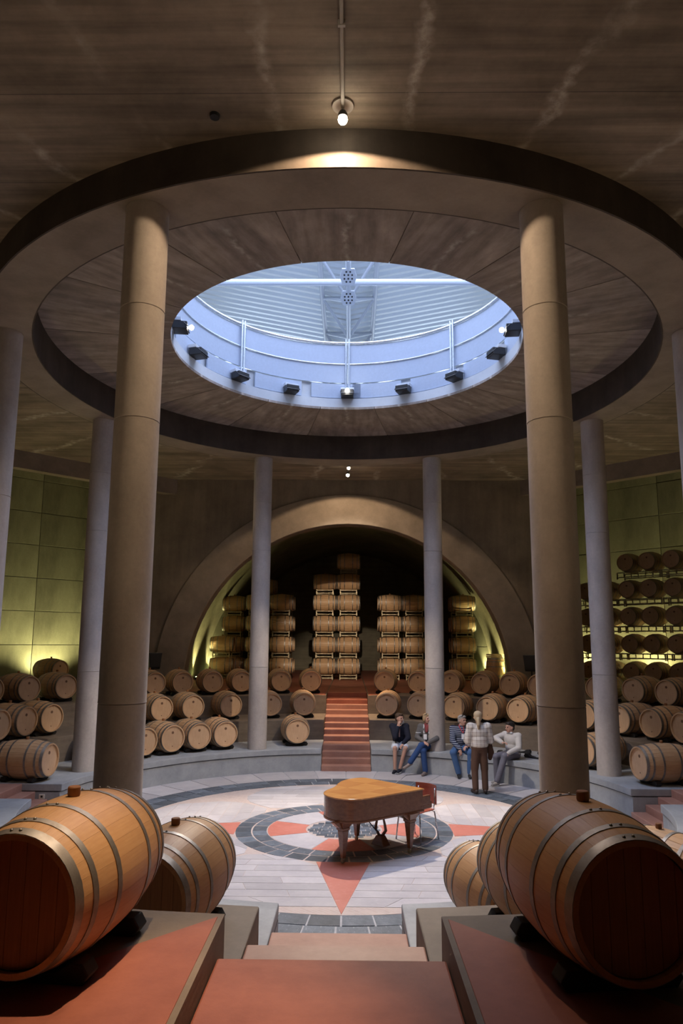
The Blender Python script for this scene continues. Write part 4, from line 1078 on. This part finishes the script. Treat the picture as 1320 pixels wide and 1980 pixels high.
# --- man in striped sweater
def man_x(t, V3, H, HRt, TR):
    badge(t, V3, (.045, -.17, -.06)); m = MB(); m.tube([V3['neck'] + Vector((-.06, -.0, .02)), V3['neck'] + Vector((-.04, -.085, -.03)), V3['chest'] + Vector((.04, -.15, .02))], .009, 6); m.tube([V3['neck'] + Vector((.065, 0, .02)), V3['neck'] + Vector((.05, -.085, -.03)), V3['chest'] + Vector((.05, -.15, .02))], .009, 6); build('lanyard', m, M_REDC, t)
person('grey-haired man in striped navy sweater and jeans sitting on the bench', (2.66, 4.83, 0), -.1,
       dict(pelvis=(0, 0, .63), chest=(0, -.05, .94), neck=(.01, -.08, 1.11), head=(.04, -.1, 1.22), shl=(.185, -.04, 1.04), shr=(-.185, -.04, 1.04), ell=(.23, -.18, .8), wrl=(.1, -.38, .7), elr=(-.2, -.2, .78), wrr=(-.04, -.4, .62), hdr=(.1, -.3, -.9), hipl=(.1, 0, .61), hipr=(-.1, 0, .61), knl=(.18, -.42, .55), knr=(-.2, -.42, .55), anl=(.16, -.36, .085), anr=(-.08, -.36, .085)),
       cloth('striped_sweater', (.03, .04, .08), 'stripes', (.42, .45, .52)), cloth('faded_jeans', (.07, .14, .3)), plain('grey_hair', (.36, .34, .32), .7), SHORTG, (plain('black_shoe', (.015, .015, .018), .4), None), head_turn=.7, extra=man_x)
# --- standing woman seen from behind
def sta_x(t, V3, H, HRt, TR):
    m = MB(); cap(m, (-.23, -.06, .98), (-.25, -.05, .8), .045, .07); cap(m, (-.25, -.05, .8), (-.235, -.06, .68), .07, .045); link('jacket_over_arm', fuse(m, 'jacket_over_arm', .01, 4), cloth('brown_jacket', (.07, .035, .022)), t)
person('woman with ponytail standing with her back turned, plaid shirt and brown trousers', (2.72, 2.8, 0), pi + .1,
       dict(pelvis=(0, 0, .9), waist=(0, 0, .96), chest=(0, -.01, 1.2), neck=(0, -.01, 1.37), head=(.01, -.03, 1.49), shl=(.175, 0, 1.31), shr=(-.175, 0, 1.31), ell=(.24, -.02, 1.04), wrl=(.17, -.2, .96), elr=(-.24, -.02, 1.04), wrr=(-.15, -.22, 1.0), hipl=(.085, 0, .87), hipr=(-.085, 0, .87), knl=(.1, -.02, .48), knr=(-.1, -.01, .48), anl=(.1, .02, .085), anr=(-.1, .02, .085), ftl=(.2, -1, 0), ftr=(-.25, -1, 0)),
       cloth('plaid_shirt', (.55, .53, .5), 'plaid', (.2, .15, .13)), cloth('brown_trousers', (.095, .055, .04)), plain('ash_blonde_hair', (.4, .31, .2), .7), PONY, (plain('dark_brown_shoe', (.04, .025, .02), .5), None), head_turn=-.2, extra=sta_x, loose=1.7)
# --- man in pale sweater, turned to the others
def wht_x(t, V3, H, HRt, TR):
    m = MB(); cap(m, V3['neck'] + Vector((-.055, -.05, .0)), V3['neck'] + Vector((.055, -.05, .0)), .026, .026); link('collar', fuse(m, 'collar', .009, 3), M_WHITEC, t)
person('dark-haired man in pale sweater and grey trousers sitting rightmost, arm raised', (3.66, 3.98, 0), -.85,
       dict(pelvis=(0, 0, .61), chest=(0, -.02, .9), neck=(0, -.05, 1.06), head=(0, -.09, 1.165), shl=(.18, -.02, 1.0), shr=(-.18, -.02, 1.0), ell=(.25, -.12, .77), wrl=(.13, -.36, .66), hdl=(-.2, -.8, -.4), elr=(-.26, -.25, .93), wrr=(-.05, -.3, .86), hdr=(.9, 0, .1), hipl=(.1, 0, .59), hipr=(-.1, 0, .59), knl=(.1, -.43, .6), knr=(-.13, -.42, .57), anl=(.02, -.62, .085), anr=(-.17, -.36, .085)),
       cloth('cream_sweater', (.56, .54, .52)), cloth('grey_trousers', (.17, .165, .2)), plain('black_hair', (.018, .014, .012), .6), SHORT, (plain('beige_shoe', (.33, .3, .27), .5), M_SOLE), head_turn=-.25, extra=wht_x)

# ------------------------------------------------------------------ small fittings
p = at_z(415, 222, Z_CEIL)
tag(build('ceiling_box', MB().lathe([(.045, -.03), (.05, 0)], 20), M_BLACKM, loc=(p[0], p[1], Z_CEIL), smooth=True), 'small dark round box on the concrete ceiling left of the conduit', 'junction box')
p = at_y(81, 1540, RC + HW)
t = thing('wall_outlet', 'small pale outlet plate on the bench end by the left stairs', 'outlet', (p[0], RC + HW, p[2]))
build('plate', MB().box(-.05, .05, -.012, .0, -.04, .04), M_IVORY, t, bevel=.004)
build('socket', MB().box(-.018, .018, -.015, -.011, -.018, .018), M_BLACKM, t)
